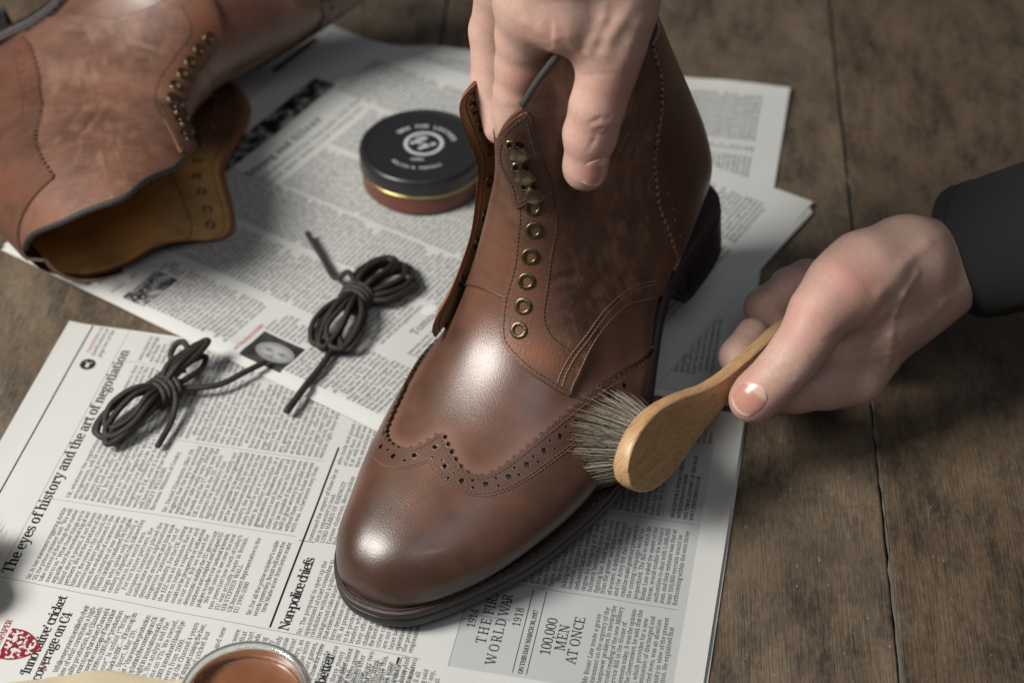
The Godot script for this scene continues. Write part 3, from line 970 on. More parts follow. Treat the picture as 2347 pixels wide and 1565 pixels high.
# sheet of leather cut to an outline in (u, v): lies off mm above the last, its cut edge goes down to under
func cut_sheet(range_: Array, nu: int, nv: int, outline: PackedVector2Array, off: float, under: float, tone: Color, edge: Color, wear: float, pulled := false, holes := [], tint = null) -> ArrayMesh:
	var u0: float = range_[0]
	var u1: float = range_[1]
	var v0: float = range_[2]
	var v1: float = range_[3]
	var P := PackedVector3Array()
	var N := PackedVector3Array()
	var inside := PackedByteArray()
	P.resize((nu + 1) * (nv + 1))
	N.resize(P.size())
	inside.resize(P.size())
	var w := nv + 1
	for i in nu + 1:
		var q := station(lerpf(u0, u1, float(i) / nu))
		for j in w:
			P[i * w + j] = ring(q, lerpf(v0, v1, float(j) / nv), pulled)
	var K := Vector2(400, 120)
	var poly := PackedVector2Array()
	for p in outline:
		poly.append(p * K)
	var whole := poly.is_empty()
	var whole_tip := u0 < 0.001
	for i in nu + 1:
		var u := lerpf(u0, u1, float(i) / nu)
		var q := station(u)
		var mid := Vector3((q[0] + q[2]) * 0.5, (q[1] + q[3]) * 0.5, -(q[4] + q[5]) * 0.5)
		for j in w:
			var k := i * w + j
			var n := (P[mini(i + 1, nu) * w + j] - P[maxi(i - 1, 0) * w + j]).cross(P[i * w + mini(j + 1, nv)] - P[i * w + maxi(j - 1, 0)]).normalized()
			if n.dot(P[k] - mid) < 0.0:
				n = -n
			if n.length() < 0.5 or (whole_tip and u < 0.004):
				n = Vector3(1, 0.25, 0).normalized()
			elif u < 0.03 and n.x < 0.0:
				n = -n
			N[k] = n
			inside[k] = 1 if whole or Geometry2D.is_point_in_polygon(Vector2(u, lerpf(v0, v1, float(j) / nv)) * K, poly) else 0
	if pulled and off > 1.0:
		for f in [[0.66, 0.285, 0.83, 0.455, 1.1], [0.675, 0.33, 0.80, 0.475, 0.8], [0.60, 0.20, 0.71, 0.30, 0.5], [0.47, 0.15, 0.50, 0.30, 0.5]]:
			var a: Vector3 = ring(station(f[0]), f[1], true)
			var z: Vector3 = ring(station(f[2]), f[3], true)
			for k in P.size():
				if P[k].x > minf(a.x, z.x) - 8.0 and P[k].y > minf(a.y, z.y) - 8.0 and P[k].y < maxf(a.y, z.y) + 8.0:
					var t := clampf((P[k] - a).dot(z - a) / (z - a).length_squared(), 0, 1)
					var d := P[k].distance_to(a.lerp(z, t) + Vector3(0, 1.5 * sin(t * 5.0), 0))
					if d < 9.0:
						P[k] += N[k] * f[4] * sin(PI * t) * (0.55 * exp(-pow((d - 4.0) / 2.2, 2)) - exp(-d * d / 3.0))
	var discs := []
	for h in holes:                                     # [u, v, radius mm]
		var gu := (ring(station(h[0] + 0.003), h[1], pulled) - ring(station(h[0] - 0.003), h[1], pulled)).length() / 0.006
		var gv := (ring(station(h[0]), h[1] + 0.004, pulled) - ring(station(h[0]), h[1] - 0.004, pulled)).length() / 0.008
		discs.append([h[0], h[1], gu / h[2], gv / h[2]])
		var ri := int(ceil(h[2] / gu / (u1 - u0) * nu)) + 1
		var rj := int(ceil(h[2] / gv / (v1 - v0) * nv)) + 1
		var ci := int((h[0] - u0) / (u1 - u0) * nu)
		var cj := int((h[1] - v0) / (v1 - v0) * nv)
		for i in range(maxi(ci - ri, 0), mini(ci + ri + 2, nu + 1)):
			for j in range(maxi(cj - rj, 0), mini(cj + rj + 2, nv + 1)):
				if pow((lerpf(u0, u1, float(i) / nu) - h[0]) * gu / h[2], 2) + pow((lerpf(v0, v1, float(j) / nv) - h[1]) * gv / h[2], 2) < 1.0:
					inside[i * w + j] = 0
	var b := MB.new()
	var at := {}
	var cross := {}
	for i in nu:
		for j in nv:
			var c := [i * w + j, i * w + j + 1, (i + 1) * w + j + 1, (i + 1) * w + j]
			var sum: int = inside[c[0]] + inside[c[1]] + inside[c[2]] + inside[c[3]]
			if sum == 0:
				continue
			var face := []
			var cuts := []
			for e in 4:
				var k: int = c[e]
				if inside[k]:
					if not at.has(k):
						var u := lerpf(u0, u1, float(k / w) / nu)
						var v := lerpf(v0, v1, float(k % w) / nv)
						var pp := P[k] + N[k] * off
						var col: Color = patina(pp, u, v, tone, wear)
						if tint != null:
							col = tint.call(col, pp, u, v)
						at[k] = b.add(pp * MM, col, Vector2(u, v))
					face.append(at[k])
				var l: int = c[(e + 1) % 4]
				if inside[k] != inside[l]:
					var key := mini(k, l) * 131072 * 8 + maxi(k, l)
					if not cross.has(key):
						var ka := k if inside[k] else l
						var kb := l if inside[k] else k
						var a := Vector2(lerpf(u0, u1, float(ka / w) / nu), lerpf(v0, v1, float(ka % w) / nv))
						var z := Vector2(lerpf(u0, u1, float(kb / w) / nu), lerpf(v0, v1, float(kb % w) / nv))
						var lo := 0.0
						var hi := 1.0
						for step in 5:
							var m := (lo + hi) * 0.5
							var t := a.lerp(z, m)
							var ok := whole or Geometry2D.is_point_in_polygon(t * K, poly)
							if ok:
								for d in discs:
									if absf(t.x - d[0]) < 0.01 and pow((t.x - d[0]) * d[2], 2) + pow((t.y - d[1]) * d[3], 2) < 1.0:
										ok = false
										break
							if ok:
								lo = m
							else:
								hi = m
						var p := P[ka].lerp(P[kb], lo)
						var n := N[ka].lerp(N[kb], lo).normalized()
						var uvp := a.lerp(z, lo)
						var col: Color = patina(p, uvp.x, uvp.y, tone, wear)
						if tint != null:
							col = tint.call(col, p, uvp.x, uvp.y)
						cross[key] = [b.add((p + n * off) * MM, col, uvp), b.add((p + n * (off - 0.15)) * MM, edge, uvp), b.add((p + n * under) * MM, edge, uvp)]
					face.append(cross[key][0])
					cuts.append(cross[key])
			for t in range(1, face.size() - 1):
				b.tri(face[0], face[t], face[t + 1])
			if cuts.size() == 2:
				b.quad(cuts[0][0], cuts[1][0], cuts[1][1], cuts[0][1])
				b.quad(cuts[0][1], cuts[1][1], cuts[1][2], cuts[0][2])
	if whole_tip:
		var mid_p := Vector3.ZERO
		for j in nv:
			mid_p += (P[j] + N[j] * off) / nv
		var c := b.add(mid_p * MM, tint.call(patina(mid_p, 0, 0, tone, wear), mid_p, 0.0, 0.0) if tint != null else patina(mid_p, 0, 0, tone, wear))
		for j in nv:
			if at.has(j) and at.has(j + 1):
				b.tri(c, at[j], at[j + 1])
	return b.mesh()

func stitch_mesh(length: float, r: float) -> ArrayMesh:
	var b := MB.new()
	var h := length * 0.5
	b.tube(PackedVector3Array([Vector3(-h, -r * 0.8, 0), Vector3(-h * 0.8, 0, 0), Vector3(0, r * 0.45, 0), Vector3(h * 0.8, 0, 0), Vector3(h, -r * 0.8, 0)]), [r * 0.5, r, r, r, r * 0.5], 6)
	return b.mesh()

func stitches(line: PackedVector2Array, step: float, off: float, pulled := false) -> Array:
	var out := []
	var w := walk(line, step, pulled)
	for k in w.size() - 1:
		var a: Array = on_last(w[k][0].x, w[k][0].y, off, pulled)
		var z: Array = on_last(w[k + 1][0].x, w[k + 1][0].y, off, pulled)
		var x: Vector3 = (z[0] - a[0]).normalized()
		var n: Vector3 = (a[1] + z[1]).normalized()
		var side := x.cross(n).normalized()
		out.append(Transform3D(Basis(x, side.cross(x), side), (a[0] + z[0]) * 0.5 * MM))
	return out

func shifted(line: PackedVector2Array, mm_: float, pulled := false) -> PackedVector2Array:
	var out := PackedVector2Array()
	for w in walk(line, 1.5, pulled):
		out.append(w[0] + w[1] * mm_)
	return out

func sole_line(n: int) -> PackedVector2Array:
	var out := PackedVector2Array()
	var m := SOLE.size()
	for k in n:
		var x := float(k) * m / n
		var i := int(x) % m
		var f := x - int(x)
		out.append(Vector2(cm(SOLE[(i + m - 1) % m][0], SOLE[i][0], SOLE[(i + 1) % m][0], SOLE[(i + 2) % m][0], f), cm(SOLE[(i + m - 1) % m][1], SOLE[i][1], SOLE[(i + 1) % m][1], SOLE[(i + 2) % m][1], f)))
	return out

func sole_rise(t: float) -> float:
	if t > 200.0:
		return (t - 200.0) * (t - 200.0) * 0.0007
	var k := clampf((150.0 - t) / 75.0, 0, 1)
	return k * k * (3.0 - 2.0 * k) * 24.0

func sole_rings(prof: Array, base: Callable, flat_front := -1.0, cap_bottom := true, cap_top := false) -> ArrayMesh:
	var n := 240
	var l := sole_line(n)
	var b := MB.new()
	var nrm := PackedVector2Array()
	for k in n:
		var d := (l[(k + 1) % n] - l[(k + n - 1) % n]).normalized()
		nrm.append(Vector2(-d.y, d.x))
	if nrm[0].x < 0:
		for k in n: nrm[k] = -nrm[k]
	for q in prof:
		for k in n:
			var p: Vector2 = l[k] - nrm[k] * float(q[0])
			if flat_front > 0.0:
				if p.x > flat_front - 6.0:
					p.y = clampf(p.y, -45.0, 22.5 - q[0])
				p.x = minf(p.x, flat_front - 3.0 * (1.0 - pow(p.y + 12.0, 2) / 1200.0))
			b.add(Vector3(p.x, base.call(p.x) + q[1], -p.y) * MM, Color.WHITE, Vector2(p.x, p.y))
	for j in prof.size() - 1:
		for k in n:
			b.quad(j * n + k, j * n + (k + 1) % n, (j + 1) * n + (k + 1) % n, (j + 1) * n + k)
	for cap in [[0, cap_bottom], [prof.size() - 1, cap_top]]:
		if cap[1]:
			var f := b.v.size()
			for k in n:
				b.add(b.v[cap[0] * n + k])
			for k in range(0, n / 2 - 1):
				b.quad(f + k, f + k + 1, f + (n - 2 - k), f + (n - 1 - k))
	return b.mesh()

func eyelet_mesh(r: float, hole: float) -> ArrayMesh:
	var b := MB.new()
	var prof := []
	for k in 9:
		var a := PI * k / 8.0
		prof.append(Vector2((r + hole) * 0.5 + (r - hole) * 0.5 * cos(a), 0.62 * sin(a)))
	prof.append(Vector2(hole, -0.9))
	b.lathe(prof, 24)
	for k in b.v.size():
		b.v[k] *= MM
	return b.mesh()

func disc_mesh(r: float, y: float) -> ArrayMesh:
	var b := MB.new()
	b.lathe([Vector2(0.0, y), Vector2(r, y)], 20)
	for k in b.v.size():
		b.v[k] *= MM
	return b.mesh()

func hook_mesh() -> ArrayMesh:
	# speed hook: a riveted foot and a curled leaf that stands off the leather (x along the leaf, y off the leather)
	var b := MB.new()
	var rows := [[-2.6, 0.3, 1.6], [-1.2, 0.5, 2.5], [0.4, 0.7, 2.7], [1.6, 1.6, 2.2], [1.9, 2.8, 1.9], [1.0, 3.7, 2.0], [-0.8, 4.0, 2.5], [-2.8, 3.9, 2.4], [-4.0, 3.4, 1.3], [-4.4, 3.2, 0.4]]
	for r in rows:
		for k in 9:
			var z: float = (k / 4.0 - 1.0) * r[2]
			b.add(Vector3(r[0], r[1] - 0.25 * pow(z / maxf(r[2], 0.1), 2), z) * MM * 1.5)
	for j in rows.size() - 1:
		for k in 8:
			b.quad(j * 9 + k, j * 9 + k + 1, j * 9 + 10 + k, j * 9 + 9 + k)
	b.tube(PackedVector3Array([Vector3(-0.2, 0.2, 0) * MM, Vector3(-0.2, 1.1, 0) * MM, Vector3(-0.2, 1.35, 0) * MM]), [1.5 * MM, 1.3 * MM, 0.6 * MM], 14)
	return b.mesh()

func frame_on(p: Vector3, n: Vector3, x: Vector3) -> Transform3D:
	var xx := (x - n * x.dot(n)).normalized()
	return Transform3D(Basis(xx, n, xx.cross(n)), p * MM)

func make_boot(label: String, open_far: float, tone: Color) -> Node3D:
	boot_noise = noise_of(601, 0.018, 3)
	boot_fine = noise_of(602, 0.11, 4)
	var o := thing("boot", label, "boot", "pair of brown brogue ankle boots")
	var edge := Color(0.15, 0.062, 0.030)
	var dark := Color(tone.r * 0.72, tone.g * 0.68, tone.b * 0.66)
	# vamp and tongue
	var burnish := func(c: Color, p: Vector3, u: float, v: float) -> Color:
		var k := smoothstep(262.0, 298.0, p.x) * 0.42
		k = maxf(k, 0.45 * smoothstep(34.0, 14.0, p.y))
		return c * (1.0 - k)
	var rim_pts := PackedVector3Array()
	for w in walk(uvline(WINGLINE, 8), 3.0):
		rim_pts.append(ring(station(w[0].x), w[0].y, false))
	var to_rim := func(p: Vector3) -> float:
		var m := 1e9
		for q in rim_pts:
			m = minf(m, p.distance_squared_to(q))
		return sqrt(m)
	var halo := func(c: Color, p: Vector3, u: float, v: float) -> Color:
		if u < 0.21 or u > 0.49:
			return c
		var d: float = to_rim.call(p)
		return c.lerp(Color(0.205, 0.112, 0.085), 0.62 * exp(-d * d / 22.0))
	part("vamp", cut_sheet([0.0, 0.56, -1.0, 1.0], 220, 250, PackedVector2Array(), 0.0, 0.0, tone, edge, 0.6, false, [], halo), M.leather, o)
	part("tongue", cut_sheet([0.428, 0.735, -0.19, 0.12], 110, 60, PackedVector2Array(), 0.7, 0.0, tone * 1.05, edge, 0.9), M.leather, o)
	var seam := PackedVector3Array()
	for k in 25:
		seam.append(on_last(0.428, lerpf(-0.19, 0.10, k / 24.0), 0.5)[0] * MM)
	var sb := MB.new()
	sb.tube(seam, 0.0006, 6, dark, 0.7)
	part("tongue_seam", sb.mesh(), M.leather, o)
	# wing tip with pinked edge and broguing
	var wing := pinked(uvline(WINGLINE, 8), 4.3, 1.0)
	wing.append(Vector2(-0.03, 1.02))
	wing.append(Vector2(-0.03, -0.9))
	var holes := []
	for h in BIGHOLES: holes.append([h[0], h[1], 1.35])
	for h in SMALLHOLES: holes.append([h[0], h[1], 0.72])
	for k in 9:
		holes.append([0.262 + 0.014 * k, -0.215 - 0.012 * k, 1.2 if k % 2 == 0 else 0.7])
	var slit := uvline(SLIT, 8)
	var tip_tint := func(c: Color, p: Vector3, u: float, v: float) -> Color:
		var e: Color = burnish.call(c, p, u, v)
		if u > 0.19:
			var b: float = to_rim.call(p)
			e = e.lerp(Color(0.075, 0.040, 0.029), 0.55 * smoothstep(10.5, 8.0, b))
		for s in slit:
			var w: float = 1.1 * (1.0 - absf((s.y - 0.2312) / 0.042)) + 0.15
			var d := (pow((u - s.x) * 480.0, 2) + pow((v - s.y) * 80.0, 2)) / (w * w)
			if d < 1.0:
				e = e.lerp(Color(0.17, 0.066, 0.040), 0.6 * (1.0 - d))
		return e
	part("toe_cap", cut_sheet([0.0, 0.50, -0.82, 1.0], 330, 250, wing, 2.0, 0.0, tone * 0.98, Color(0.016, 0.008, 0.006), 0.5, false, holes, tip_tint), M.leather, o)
	# quarter on the near side, facing and counter
	var near := uvline(NEARFRONT, 5)
	near.append_array(uvline(NEARBACK, 5))
	near.append_array(uvline(TOPLINES[boot_kind], 5))
	var near_tint := func(c: Color, p: Vector3, u: float, v: float) -> Color:
		var scuff := boot_fine.get_noise_3d(p.x * 0.35 + p.y * 0.2, p.y * 0.25, p.z) * 0.35 + boot_fine.get_noise_3d(p.x * 1.6, p.y * 0.35, p.z * 1.6) * 0.35
		var zone := smoothstep(0.12, 0.25, v) * smoothstep(0.55, 0.40, v)
		var e := c.lerp(Color(0.215, 0.115, 0.075), clampf(scuff * 2.6 * zone, 0.0, 0.6))
		var ora := exp(-pow((p.x - 182.0) / 9.0, 2) - pow((p.y - 74.0) / 6.0, 2))
		return e.lerp(Color(0.24, 0.085, 0.035), 0.6 * ora)
	part("quarter", cut_sheet([0.36, 1.0, -0.02, 1.0], 300, 190, near, 1.9, -0.7, tone * 0.97, edge, 1.0, true, [], near_tint), M.leather_soft, o)
	part("lining", cut_sheet([0.40, 1.0, -0.01, 1.0], 90, 80, near, -0.75, -0.8, Color(0.36, 0.19, 0.07), edge, 0.5, true), M.leather_soft, o).set_meta("label", "tan leather lining inside the shaft")
	var counter := pinked(uvline(COUNTERLINE, 8), 4.4, 1.05, true)
	if true:
		for k in counter.size():
			counter[k].x = minf(counter[k].x, 0.913 if boot_kind == 0 else 0.872)
	var far_side := counter.duplicate()
	far_side.reverse()
	for p in far_side:
		counter.append(Vector2(p.x, 2.0 - p.y))
	var choles := []
	for h in COUNTERHOLES:
		choles.append([h[0], h[1], 1.1])
	part("counter", cut_sheet([0.49, 1.0, 0.35, 1.65], 210, 260, counter, 3.6, 1.6, dark, Color(0.30, 0.185, 0.125), 0.8, true, choles), M.leather, o)
	var flap := uvline(FLAP, 5, true)
	part("facing", cut_sheet([0.54, 0.89, -0.02, 0.14], 200, 44, flap, 3.1, 1.6, tone * 0.85, edge, 0.8, true), M.leather_soft, o)
	# stitching
	var fine_s := stitch_mesh(0.0017, 0.00026)
	var where := stitches(shifted(uvline(WST1, 6), 0.0), 2.1, 2.1)
	where.append_array(stitches(uvline(WST2, 6), 2.1, 2.1))
	where.append_array(stitches(shifted(uvline(WINGLINE, 8), 2.2), 2.1, 2.1))
	copies("stitching", fine_s, M.thread, where, o)
	where = stitches(uvline(CURVEA, 6), 2.0, 2.0, true)
	where.append_array(stitches(uvline(CURVEB, 6), 2.0, 2.0, true))
	where.append_array(stitches(uvline(CURVEC, 6), 2.0, 2.0, true))
	copies("stitching", fine_s, M.thread_pale, where, o)
	where = stitches(uvline(FACESTITCH, 6), 2.0, 2.0, true)
	where.append_array(stitches(shifted(uvline(NEARFRONT, 5), -2.0, true), 2.2, 2.0, true))
	where.append_array(stitches(shifted(uvline(FLAP, 5, true), 1.8, true), 2.2, 3.2, true))
	where.append_array(stitches(uvline(COUNTERST, 6), 2.4, 3.7, true))
	copies("stitching", fine_s, M.thread_dark, where, o)
	# far quarter, folded open
	far_quarter(o, open_far, tone, edge)
	# eyelets and hooks
	var em := eyelet_mesh(4.2, 2.05)
	var dm := disc_mesh(2.15, -0.2)
	for e in EYELETS:
		var f: Array = on_last(e[0], e[1], 1.95, true)
		var up: Array = on_last(e[0] + 0.02, e[1], 1.95, true)
		var m := part("eyelet", em, M.brass, o)
		m.transform = frame_on(f[0], f[1], up[0] - f[0])
		part("eyelet_hole", dm, M.hole, m)
	var hm := hook_mesh()
	var rim := eyelet_mesh(2.9, 1.3)
	for e in HOOKS:
		var f: Array = on_last(e[0], e[1], 3.15, true)
		var side: Array = on_last(e[0] - 0.012, e[1] + 0.05, 3.15, true)
		var m := part("lace_hook", hm, M.nickel, o)
		m.transform = frame_on(f[0], f[1], f[0] - side[0])
		var base := part("hook_rivet", rim, M.nickel, m)
		base.position = Vector3(2.6, 0.05, 0.6) * MM
		part("rivet_hole", dm, M.hole, m).position = base.position
	# dark bound top line
	var tl := PackedVector3Array()
	for p in uvline(TOPLINES[boot_kind], 8):
		if p.y < 0.96 and p.y > 0.102:
			tl.append(on_last(p.x, p.y, 0.5, true)[0] * MM)
	var bb := MB.new()
	bb.tube(tl, 0.0017, 8)
	part("binding", bb.mesh(), M.binding, o)
	# sole, welt and heel
	part("outsole", sole_rings([[6.0, 0.0], [1.2, 0.0], [0.2, 0.8], [0.0, 1.8], [0.0, 5.0], [0.6, 5.8], [1.4, 5.9]], sole_rise, -1.0, true, false), M.sole, o)
	part("welt", sole_rings([[1.4, 5.7], [0.5, 6.2], [0.2, 7.0], [0.3, 9.2], [0.9, 10.0], [3.0, 10.4], [7.0, 10.6], [16.0, 10.6]], sole_rise, -1.0, false, true), M.welt, o)
	var ws := []
	var sl := sole_line(190)
	for k in sl.size():
		var a := sl[k]
		var z := sl[(k + 1) % sl.size()]
		if a.x < 70:
			continue
		var d := (z - a).normalized()
		var inn := Vector2(-d.y, d.x)
		if inn.dot(Vector2(150, -5) - a) < 0: inn = -inn
		var m := (a + z) * 0.5 + inn * 2.7
		ws.append(Transform3D(Basis(Vector3(d.x, 0, -d.y), Vector3.UP, Vector3(d.x, 0, -d.y).cross(Vector3.UP)), Vector3(m.x, sole_rise(m.x) + 10.5, -m.y) * MM))
	copies("welt_stitching", stitch_mesh(0.0034, 0.00055), M.welt, ws, o)
	var flat := func(_t): return 0.0
	var heel := part("heel", sole_rings([[1.3, 6.0], [1.0, 6.3], [0.9, 12.0], [1.05, 12.2], [0.8, 12.5], [0.6, 18.0], [0.75, 18.2], [0.5, 18.5], [0.3, 25.0]], flat, 62.0, false, false), M.sole, o)
	part("heel_tip", sole_rings([[2.5, 0.0], [1.6, 0.3], [1.3, 1.0], [1.2, 5.6], [1.4, 6.1]], flat, 62.0, true, true), M.rubber, heel)
	return o

func far_quarter(o: Node3D, open_far: float, tone: Color, edge: Color):
	var fe := []
	for p in FAREDGES[boot_kind]:
		fe.append(Vector3(p[0], p[1], -p[2] + open_far))
	var e := spline(fe, 8)
	var n := e.size() - 1
	var cols := 58
	var O := PackedVector3Array()
	for j in n + 1:
		var f := float(j) / n
		var q := station(lerpf(0.385, 0.88, pow(f, 0.86)))
		var hinge := ring(q, -0.44, false)
		var tan_ := (ring(q, -0.46, false) - ring(q, -0.42, false)).normalized()
		var d := e[j].distance_to(hinge)
		var out_dir := Vector3(-0.86, -0.12, 0.30 if boot_kind == 0 else -0.22).normalized()
		for k in cols + 1:
			if k <= 36:
				var x := k / 36.0
				var a := e[j]
				var b := e[j] + out_dir * d * 0.38
				var c := hinge - tan_ * d * 0.36
				O.append(a.bezier_interpolate(b, c, hinge, x))
			else:
				var r := (k - 36) / float(cols - 36)
				O.append(ring(station(lerpf(0.385, lerpf(0.88, 0.89 if boot_kind == 0 else 0.86, r), pow(f, 0.86))), lerpf(-0.44, -0.99, r), false))
	var w := cols + 1
	var N := PackedVector3Array()
	N.resize(O.size())
	for j in n + 1:
		for k in w:
			var a := (O[mini(j + 1, n) * w + k] - O[maxi(j - 1, 0) * w + k]).cross(O[j * w + mini(k + 1, cols)] - O[j * w + maxi(k - 1, 0)]).normalized()
			if a.z < 0 and k < 45: a = -a
			elif k >= 45 and a.dot(O[j * w + k] - Vector3(90, O[j * w + k].y, 10)) < 0: a = -a
			N[j * w + k] = a
	for side in 2:
		var b := MB.new()
		var off := 1.1 if side == 0 else -1.1
		for j in n + 1:
			for k in w:
				var r := 1.0
				var back := minf(k / 2.0, 1.0) * minf(minf(j, n - j) / 2.0 + (0.0 if k < 30 else 1.0), 1.0)
				var p: Vector3 = O[j * w + k] + N[j * w + k] * off * sqrt(clampf(back, 0.02, 1.0))
				var col := patina(p, 0, 0, tone if side == 0 else inner(k, float(j) / n), 1.0)
				if k < 2 or (j > n - 2 and k < 30):
					col = edge * 1.3
				b.add(p * MM, col, Vector2(float(k) / cols, float(j) / n))
		for j in n:
			for k in cols:
				b.quad(j * w + k, j * w + k + 1, j * w + w + 1 + k, j * w + w + k)
		part("quarter" if side == 0 else "lining", b.mesh(), M.leather_soft, o)
	# stitching, edge of the facing lining and the backs of the eyelets
	var where := []
	for j in range(2, n - 2):
		for k in [3, 13]:
			var a := O[j * w + k] - N[j * w + k] * 1.25
			var z := O[(j + 1) * w + k] - N[(j + 1) * w + k] * 1.25
			var len_ := a.distance_to(z)
			for c in maxi(1, int(round(len_ / 2.2))):
				var m := a.lerp(z, (c + 0.5) / maxf(1.0, round(len_ / 2.2)))
				var x := (z - a).normalized()
				var nn := -N[j * w + k]
				var s := x.cross(nn).normalized()
				where.append(Transform3D(Basis(x, s.cross(x), s), m * MM))
	copies("stitching", stitch_mesh(0.0017, 0.00026), M.thread_dark, where, o)
	var em := eyelet_mesh(3.0, 1.5)
	var dm := disc_mesh(1.6, -0.2)
	for h in [[0.845, 7], [0.765, 7], [0.69, 7], [0.62, 7], [0.55, 7], [0.475, 7], [0.39, 7], [0.31, 7], [0.22, 7]]:
		var j := int(h[0] * n)
		var k: int = h[1]
		var m := part("eyelet", em, M.nickel, o)
		m.transform = frame_on(O[j * w + k] - N[j * w + k] * 1.2, -N[j * w + k], O[(j + 1) * w + k] - O[j * w + k])
		part("eyelet_hole", dm, M.hole, m)

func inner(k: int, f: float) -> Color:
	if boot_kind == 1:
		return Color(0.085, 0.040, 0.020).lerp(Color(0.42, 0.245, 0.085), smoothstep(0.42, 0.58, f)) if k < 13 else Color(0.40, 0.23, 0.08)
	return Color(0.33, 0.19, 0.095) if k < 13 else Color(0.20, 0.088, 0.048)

func build_boots():
	boot_kind = 0
	var o := make_boot("brown leather brogue boot standing on the newspapers, gripped by the hand from above", 0.0, Color(0.094, 0.0455, 0.0295))
	# stands on its toe, heel lifted a little and leaning away
	var yaw := deg_to_rad(36.0)
	var T := Vector3(-sin(yaw), 0, cos(yaw))
	var S := Vector3(cos(yaw), 0, sin(yaw))
	var O0 := Vector3(0.112, 0.0085, -0.057)
	var piv := O0 + T * 0.215 + S * -0.015
	var al := deg_to_rad(8.0)
	var ro := deg_to_rad(4.0)
	var TT := T * cos(al) - Vector3.UP * sin(al)
	var Y1 := Vector3.UP * cos(al) + T * sin(al)
	var SS := S * cos(ro) + Y1 * sin(ro)
	var YY := Y1 * cos(ro) - S * sin(ro)
	o.transform = Transform3D(Basis(TT, YY, -SS), piv - TT * 0.215 + SS * 0.015)
	boot_kind = 1
	var p := make_boot("brown leather boot lying on its side, its lined opening towards the viewer", 0.0, Color(0.132, 0.065, 0.044))
	p.transform = Transform3D(Basis(Vector3(0.9519, 0.2114, -0.2219), Vector3(0.2456, -0.0928, 0.9649), Vector3(0.1834, -0.973, -0.1403)).orthonormalized(), Vector3(-0.3638, 0.0375, -0.2155))
# ---------------------------------------------------------------- polish tin
func lettering(text: String, mm_: float, col: Material, bold := true) -> TextMesh:
	var t := TextMesh.new()
	var f := SystemFont.new()
	f.font_names = PackedStringArray(["Droid Sans"])
	f.font_weight = 700 if bold else 400
	t.font = f
	t.text = text
	t.font_size = 32
	t.pixel_size = mm_ * MM / 32.0
	t.depth = 0.00006
	t.curve_step = 4.0
	return t

func arc_text(o: Node3D, text: String, r: float, centre_deg: float, step_deg: float, mm_: float, y: float, inward: bool):
	# letters set round the lid; 0 degrees is away from the viewer, growing clockwise seen from above
	for k in text.length():
		if text[k] == " ":
			continue
		var a := deg_to_rad(centre_deg + (k - (text.length() - 1) * 0.5) * step_deg * (-1.0 if inward else 1.0))
		var dirn := Vector3(sin(a), 0, -cos(a))
		var up := -dirn if inward else dirn
		var right := Vector3(-up.z, 0, up.x)
		var m := part("letter", lettering(text[k], mm_, null), M.print_white, o)
		m.transform = Transform3D(Basis(right, up, Vector3.UP), dirn * r * MM + Vector3(0, y, 0))

func build_tin():
	var o := thing("polish_tin", "round shoe polish tin with black lid and brown side on the newspaper", "tin")
	o.position = Vector3(-0.053, 0.0045, -0.1405)
	var b := MB.new()
	b.lathe([Vector2(0, 0), Vector2(0.0350, 0), Vector2(0.0359, 0.0008), Vector2(0.0361, 0.002), Vector2(0.0361, 0.0128)], 96)
	part("tin_body", b.mesh(), M.tin_side, o)
	b = MB.new()
	b.lathe([Vector2(0.0361, 0.0124), Vector2(0.0371, 0.0126), Vector2(0.0374, 0.0134), Vector2(0.0370, 0.0141), Vector2(0.0363, 0.0142)], 96)
	part("gold_rim", b.mesh(), M.gold, o)
	b = MB.new()
	b.lathe([Vector2(0.0362, 0.0140), Vector2(0.0372, 0.0143), Vector2(0.0372, 0.0222), Vector2(0.0368, 0.0238), Vector2(0.0358, 0.0248), Vector2(0.0345, 0.0251), Vector2(0.0334, 0.0248), Vector2(0.0326, 0.0242), Vector2(0.0318, 0.0240), Vector2(0.0, 0.0240)], 96)
	var lid := part("lid", b.mesh(), M.black_lid, o)
	# white ring with a leaning letter
	b = MB.new()
	b.lathe([Vector2(0.0096, 0.02405), Vector2(0.0096, 0.02412), Vector2(0.0118, 0.02412), Vector2(0.0118, 0.02405)], 64)
	var ring_ := part("emblem_ring", b.mesh(), M.print_white, lid)
	ring_.position = Vector3(0.001, 0, -0.002)
	b = MB.new()
	for bar_ in [[-6.2, 4.8, -2.2, -5.6, 2.4], [0.8, 6.0, 5.4, -4.4, 2.4], [-3.6, 1.8, 4.6, -1.2, 1.4], [-7.6, -1.0, -4.6, -6.0, 1.2]]:
		var p0 := Vector2(bar_[0], bar_[1]).rotated(deg_to_rad(38))
		var p1 := Vector2(bar_[2], bar_[3]).rotated(deg_to_rad(38))
		var w: Vector2 = (p1 - p0).normalized().orthogonal() * float(bar_[4]) * 0.5
		var q := []
		for v in [p0 + w, p1 + w, p1 - w, p0 - w]:
			q.append(b.add(Vector3(v.x + 1.0, 24.12, v.y - 2.0) * MM))
		b.quad(q[0], q[1], q[2], q[3])
	part("emblem_letter", b.mesh(), M.print_white, lid)
	arc_text(lid, "WAX FOR LEATHER", 19.5, 14.0, 8.2, 4.4, 0.02403, false)
	arc_text(lid, "POLISH & PROTECT", 22.0, 188.0, 5.2, 2.7, 0.02403, true)
	var t := part("letter", lettering("50ML", 3.0, null), M.print_white, lid)
	t.transform = Transform3D(Basis(Vector3(1, 0, 0), Vector3(0, 0, -1), Vector3(0, 1, 0)), Vector3(-0.002, 0.02403, 0.0135))

